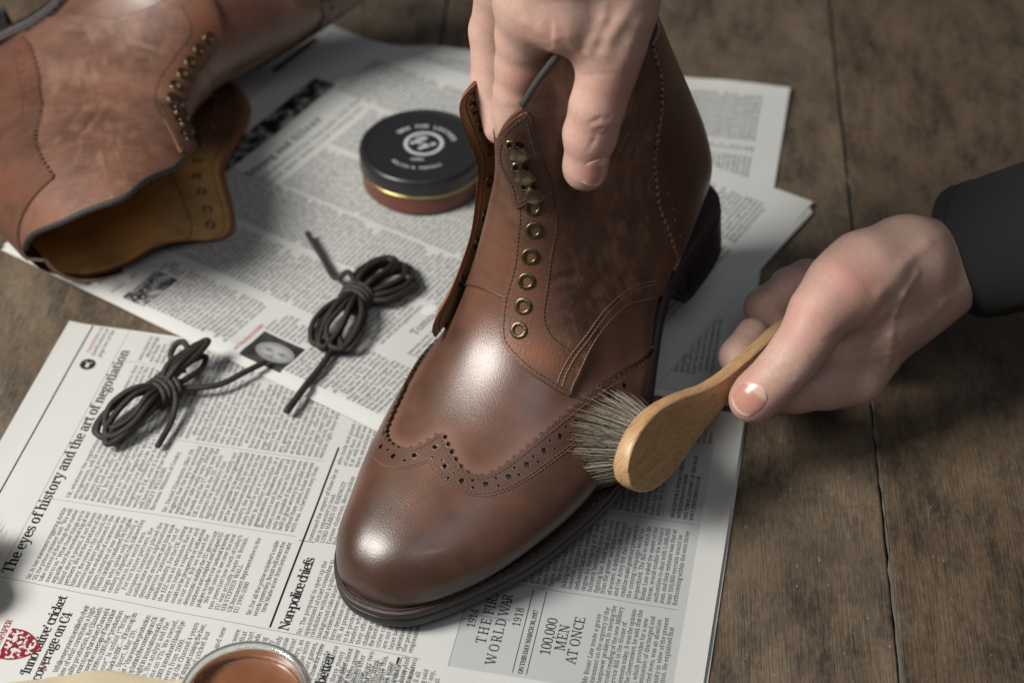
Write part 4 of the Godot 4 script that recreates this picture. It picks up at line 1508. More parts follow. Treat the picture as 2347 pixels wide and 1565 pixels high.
# ---------------------------------------------------------------- laces
func lace_loop(k: Vector3, tip: Vector3, spread: float, lift: float, lean: float) -> PackedVector3Array:
	var d := tip - k
	var side := Vector3(-d.z, 0, d.x).normalized()
	var r := func(a): return Vector3(rng.randf_range(-a, a), rng.randf_range(-a, a) * 0.5, rng.randf_range(-a, a))
	var p := [k + side * 1.2 + Vector3(0, lift * 0.6, 0), k + d * 0.35 + side * (spread * 0.75 + lean) + Vector3(0, lift, 0) + r.call(1.0), k + d * 0.72 + side * (spread + lean) + Vector3(0, lift * 0.8, 0) + r.call(1.0), k + d * 0.97 + side * (spread * 0.5 + lean) + Vector3(0, lift * 0.6, 0), k + d * 1.02 + side * lean + Vector3(0, lift * 0.5, 0),
		k + d * 0.95 + side * (-spread * 0.55 + lean) + Vector3(0, lift * 0.5, 0), k + d * 0.68 + side * (-spread + lean) + Vector3(0, lift * 0.7, 0) + r.call(1.0), k + d * 0.32 + side * (-spread * 0.72 + lean) + Vector3(0, lift * 0.9, 0) + r.call(1.0), k - side * 1.2 + Vector3(0, lift * 0.5, 0)]
	var out := spline(p, 8)
	for q in out.size():
		out[q].y = maxf(out[q].y, 5.6)
		out[q] *= MM
	return out

func lace_tube(called: String, o: Node3D, pts: PackedVector3Array, r := 0.00165):
	var b := MB.new()
	b.tube(pts, r, 10)
	part(called, b.mesh(), M.lace, o)

func wraps(o: Node3D, k: Vector3, axis: Vector3, n: int, r: float, tilt: float):
	var a := axis.normalized()
	var side := Vector3(-a.z, 0, a.x).normalized()
	for j in n:
		var p := []
		var off := (j - (n - 1) * 0.5) * 3.1
		for s in 15:
			var t := TAU * s / 14.0
			p.append(k + a * (off + tilt * sin(t)) + side * cos(t) * r * (1.0 + 0.05 * j) + Vector3(0, maxf(r * 0.72 * sin(t), 5.6 - k.y), 0))
		var q := spline(p, 4)
		for i in q.size(): q[i] *= MM
		lace_tube("wrap", o, q, 0.0017)

func build_laces():
	rng.seed = 5
	var o := thing("shoelace", "dark brown lace bundle near the headline, lying across a fold in the newspapers", "shoelace", "bundled bootlaces")
	var K := Vector3(-181.6, 8.5, 48.7)
	for l in [[-210, 6, 78.0, 9.5, 2.5, 0.0], [-207, 6, 81.5, 8.2, 5.5, 1.5], [-205, 6, 80.5, 6.2, 7.5, -1.0], [-203, 6, 77.0, 7.0, 9.0, 2.5], [-207, 6, 83.0, 4.0, 4.0, -3.5]]:
		lace_tube("loop", o, lace_loop(K, Vector3(l[0], l[1], l[2]), l[3], l[4], l[5]))
	for l in [[-161.5, 14, 19.0, 3.4, 6.5, 0.0], [-163.0, 12, 21.0, 3.0, 9.0, -1.6], [-164.0, 8, 22.5, 4.2, 3.0, 1.2]]:
		lace_tube("loop", o, lace_loop(K, Vector3(l[0], l[1], l[2]), l[3], l[4], l[5]))
	lace_tube("loop", o, lace_loop(Vector3(-173, 9, 37), Vector3(-170.5, 16, 21.5), 4.2, 4.0, -4.0))
	wraps(o, K + Vector3(0, 1.5, 0), Vector3(27, 0, -30), 4, 7.2, 2.2)
	lace_tube("lace_end", o, spline([Vector3(-0.183, 0.012, 0.045), Vector3(-0.172, 0.010, 0.047), Vector3(-0.1535, 0.0085, 0.0433), Vector3(-0.140, 0.0085, 0.033), Vector3(-0.1305, 0.0075, 0.0245)], 8))
	lace_tube("lace_end", o, spline([Vector3(-0.178, 0.014, 0.046), Vector3(-0.1735, 0.011, 0.055), Vector3(-0.1745, 0.0068, 0.068), Vector3(-0.1793, 0.0058, 0.0855)], 8))
	var q := thing("shoelace", "dark brown lace bundle on the turned newspaper, left of the standing boot", "shoelace", "bundled bootlaces")
	K = Vector3(-85.7, 10, -23.0)
	for l in [[-62.5, 9, -52, 9.5, 4.0, 0.0], [-65, 9, -54, 8.0, 6.0, -3.0], [-60, 8, -49, 6.5, 3.0, 4.0], [-66, 10, -51, 5.5, 8.0, -2.0], [-61, 7, -55, 10.5, 1.5, 2.0], [-57.5, 7, -45, 5.0, 2.0, 6.0]]:
		lace_tube("loop", q, lace_loop(K, Vector3(l[0], l[1], l[2]), l[3], l[4], l[5]))
	for l in [[-99, 8, 16.0, 10.0, 3.0, 0.0], [-102, 8, 14.0, 7.0, 5.5, 3.0], [-96, 8, 17.0, 8.0, 7.5, -2.5], [-93, 8, 15.5, 6.0, 4.5, -5.0], [-100, 8, 17.5, 4.5, 9.0, 1.0]]:
		lace_tube("loop", q, lace_loop(K, Vector3(l[0], l[1], l[2]), l[3], l[4], l[5]))
	wraps(q, K + Vector3(0, 1.5, 0), Vector3(12, 0, -26), 3, 7.6, 2.6)
	lace_tube("lace_end", q, spline([Vector3(-0.085, 0.017, -0.027), Vector3(-0.0905, 0.0155, -0.040), Vector3(-0.0985, 0.0095, -0.0425), Vector3(-0.107, 0.0075, -0.062), Vector3(-0.1172, 0.0085, -0.0832)], 8))
	lace_tube("lace_end", q, spline([Vector3(-0.088, 0.010, -0.018), Vector3(-0.095, 0.0075, 0.010), Vector3(-0.0992, 0.0072, 0.0237), Vector3(-0.108, 0.0072, 0.043), Vector3(-0.1162, 0.0068, 0.0615)], 8), 0.0019)

# ---------------------------------------------------------------- brush
func brush_wood() -> StandardMaterial3D:
	var w := 1024
	var h := 512
	var im := Image.create(w, h, false, Image.FORMAT_RGB8)
	var a := noise_of(700, 0.012, 3)
	var b := noise_of(701, 0.2, 2)
	for y in h:
		for x in w:
			var k := 0.5 + 0.5 * a.get_noise_2d(x * 0.25, y * 1.6)
			var f := b.get_noise_2d(x * 0.05, y * 0.9)
			var c := Color(0.38, 0.225, 0.108).lerp(Color(0.49, 0.31, 0.16), k)
			c = c * (1.0 + 0.16 * f)
			im.set_pixel(x, y, c.linear_to_srgb())
	var r := RandomNumberGenerator.new()
	r.seed = 8
	for k in 4200:                                        # the short dark rays of beech
		var x := r.randi_range(0, w - 30)
		var y := r.randi_range(0, h - 2)
		for j in r.randi_range(6, 24):
			var c := im.get_pixel(x + j, y)
			im.set_pixel(x + j, y, c.lerp(Color(0.36, 0.22, 0.12), 0.55))
	var m := mat(Color.WHITE, 0.42)
	m.albedo_texture = ImageTexture.create_from_image(im)
	return m

func build_brush():
	var o := thing("brush", "round headed wooden applicator brush with grey bristles, held against the boot's side", "brush")
	var L := Vector3(0.6086, 0.0409, -0.7924)
	var n := Vector3(0.7603, 0.2558, 0.5971)
	# turn the long axis a little within the face
	var m0 := n.cross(L)
	L = (L - m0 * 0.085).normalized()
	o.transform = Transform3D(Basis(L, n, L.cross(n)), Vector3(66.4, 58.0, 136.6) * MM - m0 * 0.0045)
	var xs := [[-22.2, 0.6], [-21.2, 5.4], [-18.6, 9.8], [-14.5, 13.8], [-9, 17.0], [-2, 19.0], [6, 19.6], [13, 18.7], [20, 17.2], [28, 14.8], [37, 11.8], [47, 9.2], [60, 7.4], [76, 7.1], [92, 7.3], [106, 7.6], [115, 6.9], [120.5, 4.6], [123, 1.0]]
	var b := MB.new()
	var rows := []
	var per := 4
	for k in xs.size() - 1:
		for j in per:
			var f := float(j) / per
			var a: Array = xs[maxi(k - 1, 0)]
			var d: Array = xs[mini(k + 2, xs.size() - 1)]
			rows.append([cm(a[0], xs[k][0], xs[k + 1][0], d[0], f), maxf(cm(a[1], xs[k][1], xs[k + 1][1], d[1], f), 0.2)])
	rows.append([123.0, 0.2])
	# section: flat face, rounded edge, flat back; (share of width, inset mm, height mm)
	var sec := [[0.0, 0.0, 0.0], [0.55, 0.0, 0.0], [0.94, 0.6, 0.0], [1.0, 0.9, -0.15], [1.0, 0.3, -0.8], [1.0, 0.0, -2.2], [1.0, 0.0, -5.2], [1.0, 0.5, -7.4], [1.0, 1.6, -8.7], [1.0, 3.4, -9.0], [0.5, 0.0, -9.0], [0.0, 0.0, -9.0]]
	var full := []
	for q in sec: full.append([1, q])
	for k in range(sec.size() - 2, 0, -1): full.append([-1, sec[k]])
	var cols := full.size()
	for r in rows:
		var bend := -0.0011 * pow(maxf(r[0] - 30.0, 0.0), 2) * 0.30 + 0.06 * maxf(r[0] - 30.0, 0.0)
		for f in full:
			var q: Array = f[1]
			var wd: float = maxf(r[1] * q[0] - minf(q[1], r[1] * 0.5), 0.0)
			var y: float = lerpf(-4.5, float(q[2]), smoothstep(0.0, 5.0, r[1])) * (0.94 if r[0] > 40 else 1.0) + bend
			b.add(Vector3(r[0], y, f[0] * wd) * MM, Color.WHITE, Vector2((r[0] + 30.0) / 165.0, 0.5 + f[0] * wd / 82.0 + (q[2]) / 60.0))
	for k in rows.size() - 1:
		for c in cols:
			var c2 := (c + 1) % cols
			b.quad(k * cols + c, k * cols + c2, (k + 1) * cols + c2, (k + 1) * cols + c)
	var body := part("handle", b.mesh(), brush_wood(), o)
	# bristles: a round tuft, pushed over where it meets the leather
	rng.seed = 99
	var h := MB.new()
	var inv := o.transform.basis.inverse()
	var push := inv * (Vector3(-0.90, 0.0, 0.25))
	for k in 3600:
		var a := rng.randf() * TAU
		var rr := sqrt(rng.randf())
		var p := Vector3(1.0 + cos(a) * rr * 16.5, -8.6, sin(a) * rr * 14.8)
		var out_ := Vector3(cos(a) * rr * 16.0, 0, sin(a) * rr * 12.0)
		var len_ := 25.5 + rng.randf_range(-3.5, 2.5)
		var dirv := (Vector3(0, -1, 0) * len_ + out_ * rng.randf_range(0.5, 0.95) + Vector3(rng.randf_range(-3.0, 3.0), 0, rng.randf_range(-3.0, 3.0)))
		var tone := rng.randf()
		var c0 := Color(0.022, 0.018, 0.013).lerp(Color(0.55, 0.48, 0.37), pow(tone, 1.8))
		var c1 := c0.lerp(Color(0.50, 0.36, 0.13), rng.randf_range(0.15, 0.75))
		var prev := -1
		var w := rng.randf_range(0.08, 0.15)
		var ax := dirv.normalized().cross(Vector3(rng.randf_range(-1, 1), rng.randf_range(-1, 1), rng.randf_range(-1, 1))).normalized()
		var ay := dirv.normalized().cross(ax)
		for j in 6:
			var f := j / 5.0
			var q := p + dirv * f + push * 7.5 * f * f + ax * sin(f * 2.4) * rng.randf_range(-0.6, 0.6)
			var ww := w * (1.0 - 0.75 * f * f)
			var c := c0.lerp(c1, pow(f, 4.0))
			var v0 := h.add((q + ax * ww) * MM, c)
			h.add((q - ax * ww * 0.5 + ay * ww * 0.86) * MM, c)
			h.add((q - ax * ww * 0.5 - ay * ww * 0.86) * MM, c)
			if prev >= 0:
				for s in 3:
					h.quad(prev + s, prev + (s + 1) % 3, v0 + (s + 1) % 3, v0 + s)
			prev = v0
	part("bristles", h.mesh(), M.bristle, o, true)

# ---------------------------------------------------------------- things cut by the frame
func build_foreground():
	var j := thing("glass_jar", "open round glass jar of tan shoe cream at the bottom edge of the picture", "jar")
	j.position = Vector3(-0.1114, 0.0028, 0.2698)
	var b := MB.new()
	b.lathe([Vector2(0, 0), Vector2(0.025, 0.0), Vector2(0.0268, 0.0012), Vector2(0.0275, 0.004), Vector2(0.0275, 0.033), Vector2(0.0266, 0.036), Vector2(0.0262, 0.0375), Vector2(0.0268, 0.0390), Vector2(0.0276, 0.0410), Vector2(0.0277, 0.0425), Vector2(0.0272, 0.0436), Vector2(0.0262, 0.0440), Vector2(0.0248, 0.0438), Vector2(0.0240, 0.0430), Vector2(0.0236, 0.0415), Vector2(0.0238, 0.036), Vector2(0.0243, 0.030), Vector2(0.0243, 0.006), Vector2(0.0225, 0.0036), Vector2(0, 0.0032)], 96)
	part("jar_glass", b.mesh(), M.glass, j)
	b = MB.new()
	var prof := [Vector2(0, 0.0034), Vector2(0.0222, 0.0038), Vector2(0.02440, 0.0062), Vector2(0.02440, 0.0300), Vector2(0.02390, 0.0360), Vector2(0.0235, 0.0372), Vector2(0.0222, 0.0366), Vector2(0.019, 0.0362), Vector2(0.012, 0.0359), Vector2(0.006, 0.0361), Vector2(0, 0.0362)]
	b.lathe(prof, 96)
	var n := noise_of(810, 60.0, 3)
	for k in b.v.size():
		if b.v[k].y > 0.0358 and Vector2(b.v[k].x, b.v[k].z).length() < 0.0225:
			b.v[k].y += 0.0006 * n.get_noise_2d(b.v[k].x, b.v[k].z)
	part("shoe_cream", b.mesh(), M.cream, j)
	# folded rag
	var r := thing("polishing_cloth", "cream cotton polishing cloth at the bottom left corner", "cloth")
	b = MB.new()
	var wn := noise_of(820, 9.0, 3)
	var nx := 90
	var nz := 40
	for z in nz + 1:
		for x in nx + 1:
			var u := float(x) / nx
			var w := float(z) / nz
			var px := lerpf(-0.262, -0.132, u)
			var front := lerpf(0.2345, 0.2275, u) + 0.0022 * sin(u * 9.0) + 0.004 * wn.get_noise_1d(u * 0.2)
			var pz := front + w * 0.11
			var h := 0.0052 + 0.007 * (1.0 - exp(-w * 14.0)) + 0.0035 * wn.get_noise_2d(px * 1.4, pz * 1.4) + 0.002 * sin(u * 22.0 + w * 5.0) * (1.0 - exp(-w * 6.0))
			b.add(Vector3(px, h, pz), Color.WHITE, Vector2(u, w))
	for z in nz:
		for x in nx:
			var k := z * (nx + 1) + x
			b.quad(k, k + 1, k + nx + 2, k + nx + 1)
	var f0 := b.v.size()
	for x in nx + 1:
		b.add(b.v[x])
		b.add(Vector3(b.v[x].x + 0.0004, 0.0022, b.v[x].z + 0.0012))
	for x in nx:
		b.quad(f0 + x * 2, f0 + x * 2 + 1, f0 + x * 2 + 3, f0 + x * 2 + 2)
	part("cloth_sheet", b.mesh(), M.rag, r)
	# second small brush, only its rounded end and hairs reach into the picture
	var s := thing("brush", "small brush with pale bristles cut off by the left edge of the picture", "brush")
	s.position = Vector3(-0.2565, 0.0, 0.1845)
	b = MB.new()
	b.lathe([Vector2(0, 0.004), Vector2(0.010, 0.004), Vector2(0.0135, 0.006), Vector2(0.0145, 0.012), Vector2(0.0140, 0.020), Vector2(0.011, 0.0255), Vector2(0.006, 0.028), Vector2(0, 0.0285)], 40)
	var w2 := mat(lin(0.30, 0.12, 0.045), 0.4)
	part("handle", b.mesh(), w2, s)
	b = MB.new()
	rng.seed = 4
	for k in 420:
		var p := Vector3(rng.randf_range(-0.011, 0.011), rng.randf_range(0.008, 0.024), -0.010)
		var q := p + Vector3(rng.randf_range(-0.004, 0.007), rng.randf_range(-0.003, 0.006), -rng.randf_range(0.022, 0.030))
		b.tube(PackedVector3Array([p, p.lerp(q, 0.55) + Vector3(0, 0.0007, 0), q]), [0.00014, 0.00012, 0.00004], 3)
	part("bristles", b.mesh(), M.bristle_pale, s, true)
# ---------------------------------------------------------------- hands: bones as [from, radius, to, radius] in mm, skin folds and tendons as marks
const RIGHT_HAND := {
	"blend": 13.0,
	"palm": [[[288.4, 128.6, 45.7], 24.0, [262.4, 105.3, 33.0], 22.5], [[262.4, 105.3, 33.0], 22.5, [232.4, 76.8, 18.4], 19.8], [[232.4, 76.8, 18.4], 19.8, [198.5, 85.3, 36.3], 20.5], [[251.0, 91.6, 27.9], 8.0, [221.8, 73.7, 25.1], 16.0], [[221.8, 73.7, 25.1], 16.0, [199.5, 62.1, 43.6], 15.5], [[199.5, 62.1, 43.6], 15.5, [171.2, 44.1, 74.7], 13.0], [[249.9, 89.5, 24.3], 8.0, [225.6, 65.2, 11.3], 17.0], [[225.6, 65.2, 11.3], 17.0, [208.1, 53.9, 18.7], 17.0], [[208.1, 53.9, 18.7], 17.0, [184.3, 32.2, 31.6], 14.0], [[249.9, 90.2, 23.8], 8.0, [207.4, 49.9, -1.9], 16.0], [[207.4, 49.9, -1.9], 16.0, [184.5, 27.6, 2.1], 13.0], [[212.8, 74.5, 37.9], 17.0, [179.8, 70.1, 59.4], 16.5], [[179.8, 70.1, 59.4], 16.5, [161.1, 60.2, 70.9], 12.0], [[191.1, 88.1, 39.1], 19.0, [167.0, 89.2, 57.0], 17.0]],
	"fingers": [
		[7.0, 9.0, [[[196.1, 89.1, 40.9], 20.5, [172.1, 93.3, 54.6], 20.0], [[172.1, 93.3, 54.6], 20.0, [159.2, 92.0, 65.2], 17.5], [[159.2, 92.0, 65.2], 17.5, [147.6, 86.0, 76.0], 13.8], [[147.6, 86.0, 76.0], 13.8, [141.1, 77.6, 84.8], 11.7], [[141.1, 77.6, 84.8], 11.7, [134.3, 71.5, 91.7], 11.4], [[134.3, 71.5, 91.7], 11.4, [126.2, 63.0, 96.7], 10.9], [[126.2, 63.0, 96.7], 10.9, [117.6, 54.7, 100.1], 10.6], [[117.6, 54.7, 100.1], 10.6, [115.4, 52.3, 101.0], 9.8]]],
		[4.0, 7.0, [[[171.2, 44.1, 74.7], 13.0, [156.8, 42.6, 78.7], 12.2], [[156.8, 42.6, 78.7], 12.2, [141.5, 41.2, 81.3], 11.0], [[141.5, 41.2, 81.3], 11.0, [125.5, 35.9, 78.0], 10.3], [[125.5, 35.9, 78.0], 10.3, [115.3, 37.7, 53.6], 9.6], [[115.3, 37.7, 53.6], 9.6, [123.2, 40.5, 40.2], 9.0]]],
		[4.0, 6.0, [[[184.3, 32.2, 31.6], 13.0, [151.6, 24.2, 29.4], 10.5], [[151.6, 24.2, 29.4], 10.5, [132.2, 38.4, 16.6], 10.4], [[132.2, 38.4, 16.6], 10.4, [144.2, 50.3, 15.2], 9.8], [[144.2, 50.3, 15.2], 9.8, [152.3, 54.6, 15.4], 9.0]]],
		[3.0, 6.0, [[[184.5, 27.6, 2.1], 12.0, [156.0, 17.6, -2.4], 10.0], [[156.0, 17.6, -2.4], 10.0, [147.1, 32.1, -8.7], 9.0], [[147.1, 32.1, -8.7], 9.0, [156.4, 40.9, -7.2], 8.8]]],
		[3.0, 6.0, [[[192.1, 24.8, -15.6], 11.0, [167.9, 13.0, -18.4], 9.0], [[167.9, 13.0, -18.4], 9.0, [163.1, 16.5, -21.6], 8.0], [[163.1, 16.5, -21.6], 8.0, [171.7, 25.0, -22.5], 7.5]]],
	],
	"marks": [[[200.0, 109.3, 49.2], [186.9, 106.5, 64.8], 4.2, 0.60], [[186.9, 106.5, 64.8], [175.2, 99.6, 76.8], 4.2, 0.60], [[175.2, 99.6, 76.8], [165.5, 84.2, 82.4], 4.2, 0.60], [[194.5, 101.1, 63.4], [188.2, 94.7, 71.1], 2.3, 0.70], [[188.2, 94.7, 71.1], [184.4, 86.3, 74.8], 2.3, 0.70], [[184.4, 86.3, 74.8], [183.7, 75.1, 78.7], 2.3, 0.70], [[183.7, 75.1, 78.7], [184.8, 57.8, 79.5], 2.3, 0.70], [[188.2, 94.7, 71.1], [178.8, 88.5, 77.3], 2.3, 0.40], [[178.8, 88.5, 77.3], [172.9, 81.2, 79.0], 2.3, 0.40], [[184.4, 106.8, 66.8], [190.9, 107.7, 59.3], 3.0, 0.35], [[190.9, 107.7, 59.3], [201.1, 108.6, 50.1], 3.0, 0.35], [[201.1, 108.6, 50.1], [212.8, 105.0, 36.8], 3.0, 0.35], [[221.1, 82.7, 54.5], [211.4, 80.2, 61.0], 3.0, 0.40], [[211.4, 80.2, 61.0], [199.6, 73.6, 70.4], 3.0, 0.40], [[144.3, 101.4, 79.0], [148.3, 101.1, 81.9], 7.0, 0.90], [[121.6, 76.7, 91.1], [123.9, 77.4, 99.2], 1.2, -0.42], [[123.9, 77.4, 99.2], [127.9, 74.9, 104.4], 1.2, -0.42], [[127.9, 74.9, 104.4], [132.9, 72.5, 105.8], 1.2, -0.42], [[122.9, 78.5, 92.3], [125.9, 79.0, 99.0], 1.2, -0.42], [[125.9, 79.0, 99.0], [130.0, 76.9, 103.4], 1.2, -0.42], [[130.0, 76.9, 103.4], [134.6, 74.5, 104.8], 1.2, -0.42], [[119.8, 75.0, 94.1], [121.8, 75.4, 100.2], 1.2, -0.42], [[121.8, 75.4, 100.2], [125.3, 74.1, 104.3], 1.2, -0.42], [[125.6, 80.9, 95.0], [129.5, 80.5, 100.1], 1.2, -0.42], [[129.5, 80.5, 100.1], [133.7, 78.1, 103.1], 1.2, -0.42], [[151.4, 86.4, 92.2], [155.6, 85.4, 89.5], 1.4, -0.36], [[155.6, 85.4, 89.5], [161.3, 78.5, 82.2], 1.4, -0.36], [[148.6, 85.3, 94.2], [153.6, 82.2, 91.6], 1.4, -0.36], [[153.6, 82.2, 91.6], [161.0, 69.2, 80.5], 1.4, -0.36], [[141.9, 80.3, 99.9], [147.8, 70.4, 96.4], 1.4, -0.36], [[147.8, 70.4, 96.4], [151.7, 55.0, 83.0], 1.4, -0.36], [[165.5, 66.4, 82.3], [172.0, 68.6, 81.4], 1.4, -0.36], [[172.0, 68.6, 81.4], [177.1, 73.2, 80.0], 1.4, -0.36], [[138.9, 96.6, 83.3], [143.9, 92.6, 90.2], 1.0, -0.15], [[142.0, 98.9, 82.7], [148.2, 94.4, 89.0], 1.0, -0.15], [[145.1, 100.1, 82.4], [151.4, 95.9, 87.5], 1.0, -0.15]],
}
const LEFT_HAND := {
	"blend": 12.0,
	"palm": [[[25.9, 373.2, 67.6], 28.0, [27.5, 317.7, 61.2], 25.0], [[27.5, 317.7, 61.2], 25.0, [24.9, 283.1, 51.9], 22.0], [[22.7, 298.5, 54.2], 24.0, [16.9, 268.1, 54.6], 19.5], [[16.9, 268.1, 54.6], 19.5, [9.1, 249.2, 54.2], 15.0], [[17.6, 294.9, 43.9], 24.0, [6.9, 262.1, 33.2], 19.0], [[6.9, 262.1, 33.2], 19.0, [-1.7, 237.2, 20.5], 14.0], [[16.2, 285.2, 25.8], 22.0, [3.2, 248.3, 5.2], 18.0], [[3.2, 248.3, 5.2], 18.0, [-2.7, 226.2, -1.8], 13.0], [[26.9, 274.6, 51.4], 20.0, [27.3, 254.3, 56.3], 17.0], [[11.5, 245.6, 58.8], 13.0, [22.7, 243.8, 64.4], 11.5], [[22.7, 243.8, 64.4], 11.5, [33.2, 237.5, 60.6], 13.0]],
	"fingers": [
		[6.0, 10.0, [[[29.0, 295.8, 56.6], 22.0, [47.2, 261.4, 53.9], 18.3], [[47.2, 261.4, 53.9], 18.3, [45.7, 245.8, 59.9], 15.8], [[45.7, 245.8, 59.9], 15.8, [43.1, 231.4, 64.8], 14.0], [[43.1, 231.4, 64.8], 14.0, [41.2, 218.4, 67.1], 12.1], [[41.2, 218.4, 67.1], 12.1, [37.7, 203.2, 70.0], 11.4], [[37.7, 203.2, 70.0], 11.4, [34.9, 188.1, 70.2], 11.2], [[34.9, 188.1, 70.2], 11.2, [33.2, 170.6, 71.1], 9.1], [[33.2, 170.6, 71.1], 9.1, [33.1, 168.1, 70.6], 8.9]]],
		[4.0, 9.0, [[[9.1, 249.7, 55.0], 15.0, [5.5, 227.1, 51.2], 12.4], [[5.5, 227.1, 51.2], 12.4, [4.4, 210.4, 50.0], 11.6], [[4.4, 210.4, 50.0], 11.6, [2.5, 195.4, 50.2], 10.4], [[2.5, 195.4, 50.2], 10.4, [1.7, 185.3, 51.1], 9.9], [[1.7, 185.3, 51.1], 9.9, [2.5, 175.6, 54.5], 8.6]]],
		[3.0, 8.0, [[[-1.7, 237.2, 20.5], 14.0, [-8.4, 205.7, 14.0], 11.2], [[-8.4, 205.7, 14.0], 11.2, [-8.7, 180.9, 20.1], 10.4], [[-8.7, 180.9, 20.1], 10.4, [-4.8, 164.6, 32.1], 8.8]]],
		[3.0, 8.0, [[[-2.7, 226.2, -1.8], 13.0, [-4.9, 191.5, -8.3], 10.5], [[-4.9, 191.5, -8.3], 10.5, [-2.8, 168.9, -1.4], 9.3], [[-2.8, 168.9, -1.4], 9.3, [1.4, 156.5, 9.8], 8.4]]],
		[3.0, 8.0, [[[3.4, 219.9, -20.3], 12.0, [3.5, 182.2, -26.8], 9.0], [[3.5, 182.2, -26.8], 9.0, [5.7, 164.1, -19.9], 8.0], [[5.7, 164.1, -19.9], 8.0, [9.9, 154.1, -8.3], 7.3]]],
	],
	"marks": [[[49.5, 255.5, 74.9], [45.3, 249.2, 77.1], 3.0, 0.70], [[45.3, 249.2, 77.1], [41.6, 243.6, 78.4], 3.0, 0.70], [[41.6, 243.6, 78.4], [40.1, 236.7, 79.8], 3.0, 0.70], [[54.3, 247.8, 74.8], [50.7, 239.6, 77.2], 3.4, 0.60], [[50.7, 239.6, 77.2], [47.1, 228.7, 79.6], 3.4, 0.60], [[39.0, 257.1, 75.4], [38.6, 251.6, 76.7], 2.2, 0.50], [[38.6, 251.6, 76.7], [35.0, 242.4, 78.6], 2.2, 0.50], [[35.0, 242.4, 78.6], [31.9, 234.4, 78.4], 2.2, 0.50], [[3.4, 254.4, 73.1], [6.7, 248.7, 75.2], 3.0, 0.60], [[6.7, 248.7, 75.2], [11.7, 245.6, 77.5], 3.0, 0.60], [[11.7, 245.6, 77.5], [16.7, 242.9, 79.3], 3.0, 0.60], [[14.4, 226.1, 63.5], [14.0, 216.0, 58.5], 5.0, 1.00], [[43.1, 198.4, 81.1], [41.4, 197.3, 81.6], 4.0, 0.40], [[33.8, 201.3, 82.3], [37.1, 203.5, 82.9], 1.2, -0.42], [[37.1, 203.5, 82.9], [41.7, 203.7, 82.3], 1.2, -0.42], [[41.7, 203.7, 82.3], [46.5, 201.7, 79.4], 1.2, -0.42], [[35.9, 198.0, 82.5], [39.0, 199.0, 82.5], 1.2, -0.42], [[39.0, 199.0, 82.5], [43.1, 198.4, 81.1], 1.2, -0.42], [[43.1, 198.4, 81.1], [46.7, 197.5, 77.9], 1.2, -0.42], [[36.5, 196.5, 82.5], [40.3, 195.7, 81.8], 1.2, -0.42], [[40.3, 195.7, 81.8], [44.5, 194.3, 79.3], 1.2, -0.42], [[34.3, 202.8, 82.5], [38.2, 205.1, 82.8], 1.2, -0.42], [[38.2, 205.1, 82.8], [42.8, 205.1, 81.8], 1.2, -0.42], [[33.6, 188.3, 82.8], [35.8, 192.4, 82.6], 1.2, -0.42], [[35.8, 192.4, 82.6], [37.4, 196.5, 82.5], 1.2, -0.42], [[30.6, 222.0, 75.6], [35.0, 224.4, 78.7], 1.2, -0.16], [[35.0, 224.4, 78.7], [40.5, 225.8, 80.3], 1.2, -0.16], [[40.5, 225.8, 80.3], [45.5, 226.2, 80.0], 1.2, -0.16], [[-3.4, 194.1, 60.0], [-1.0, 195.4, 61.0], 1.2, -0.16], [[-1.0, 195.4, 61.0], [1.3, 195.1, 61.6], 1.2, -0.16], [[6.9, 232.5, 68.8], [11.3, 236.0, 73.9], 1.2, -0.16], [[11.3, 236.0, 73.9], [14.6, 236.6, 76.1], 1.2, -0.16], [[6.4, 220.3, 63.4], [10.4, 219.8, 62.2], 1.2, -0.16], [[10.4, 219.8, 62.2], [14.0, 216.8, 58.7], 1.2, -0.16], [[19.3, 251.4, 79.5], [21.0, 246.8, 80.4], 1.8, -0.35], [[21.0, 246.8, 80.4], [23.4, 239.8, 79.6], 1.8, -0.35], [[15.0, 248.3, 78.7], [16.7, 245.6, 79.4], 1.8, -0.35], [[16.7, 245.6, 79.4], [20.6, 241.3, 79.9], 1.8, -0.35], [[20.6, 241.3, 79.9], [25.3, 233.0, 76.2], 1.8, -0.35], [[30.0, 242.7, 79.1], [29.9, 237.0, 78.3], 1.8, -0.35], [[29.9, 237.0, 78.3], [31.4, 232.1, 77.8], 1.8, -0.35]],
}
const SLEEVE := [[233.3, 76.6, 17.1], [267.4, 112.3, 42.9]]
func V(a: Array) -> Vector3:
	return Vector3(a[0], a[1], a[2])

func cone_d(p: Vector3, a: Vector3, ra: float, b: Vector3, rb: float) -> float:
	var ab := b - a
	var t := clampf((p - a).dot(ab) / ab.length_squared(), 0.0, 1.0)
	return p.distance_to(a + ab * t) - lerpf(ra, rb, t)

func blend(a: float, b: float, k: float) -> float:
	var h := clampf(0.5 + 0.5 * (b - a) / k, 0.0, 1.0)
	return lerpf(b, a, h) - k * h * (1.0 - h)

# distance to the hand's surface at one point
func flesh(p: Vector3, H: Dictionary) -> float:
	var palm := 1e4
	for o in H.palm:
		palm = blend(palm, cone_d(p, V(o[0]), o[1], V(o[2]), o[3]), H.blend)
	var res := 1e4
	for F in H.fingers:
		var f := 1e4
		for o in F[2]:
			f = blend(f, cone_d(p, V(o[0]), o[1], V(o[2]), o[3]), F[0])
		res = blend(res, blend(palm, f, F[1]), 1.2)
	return res

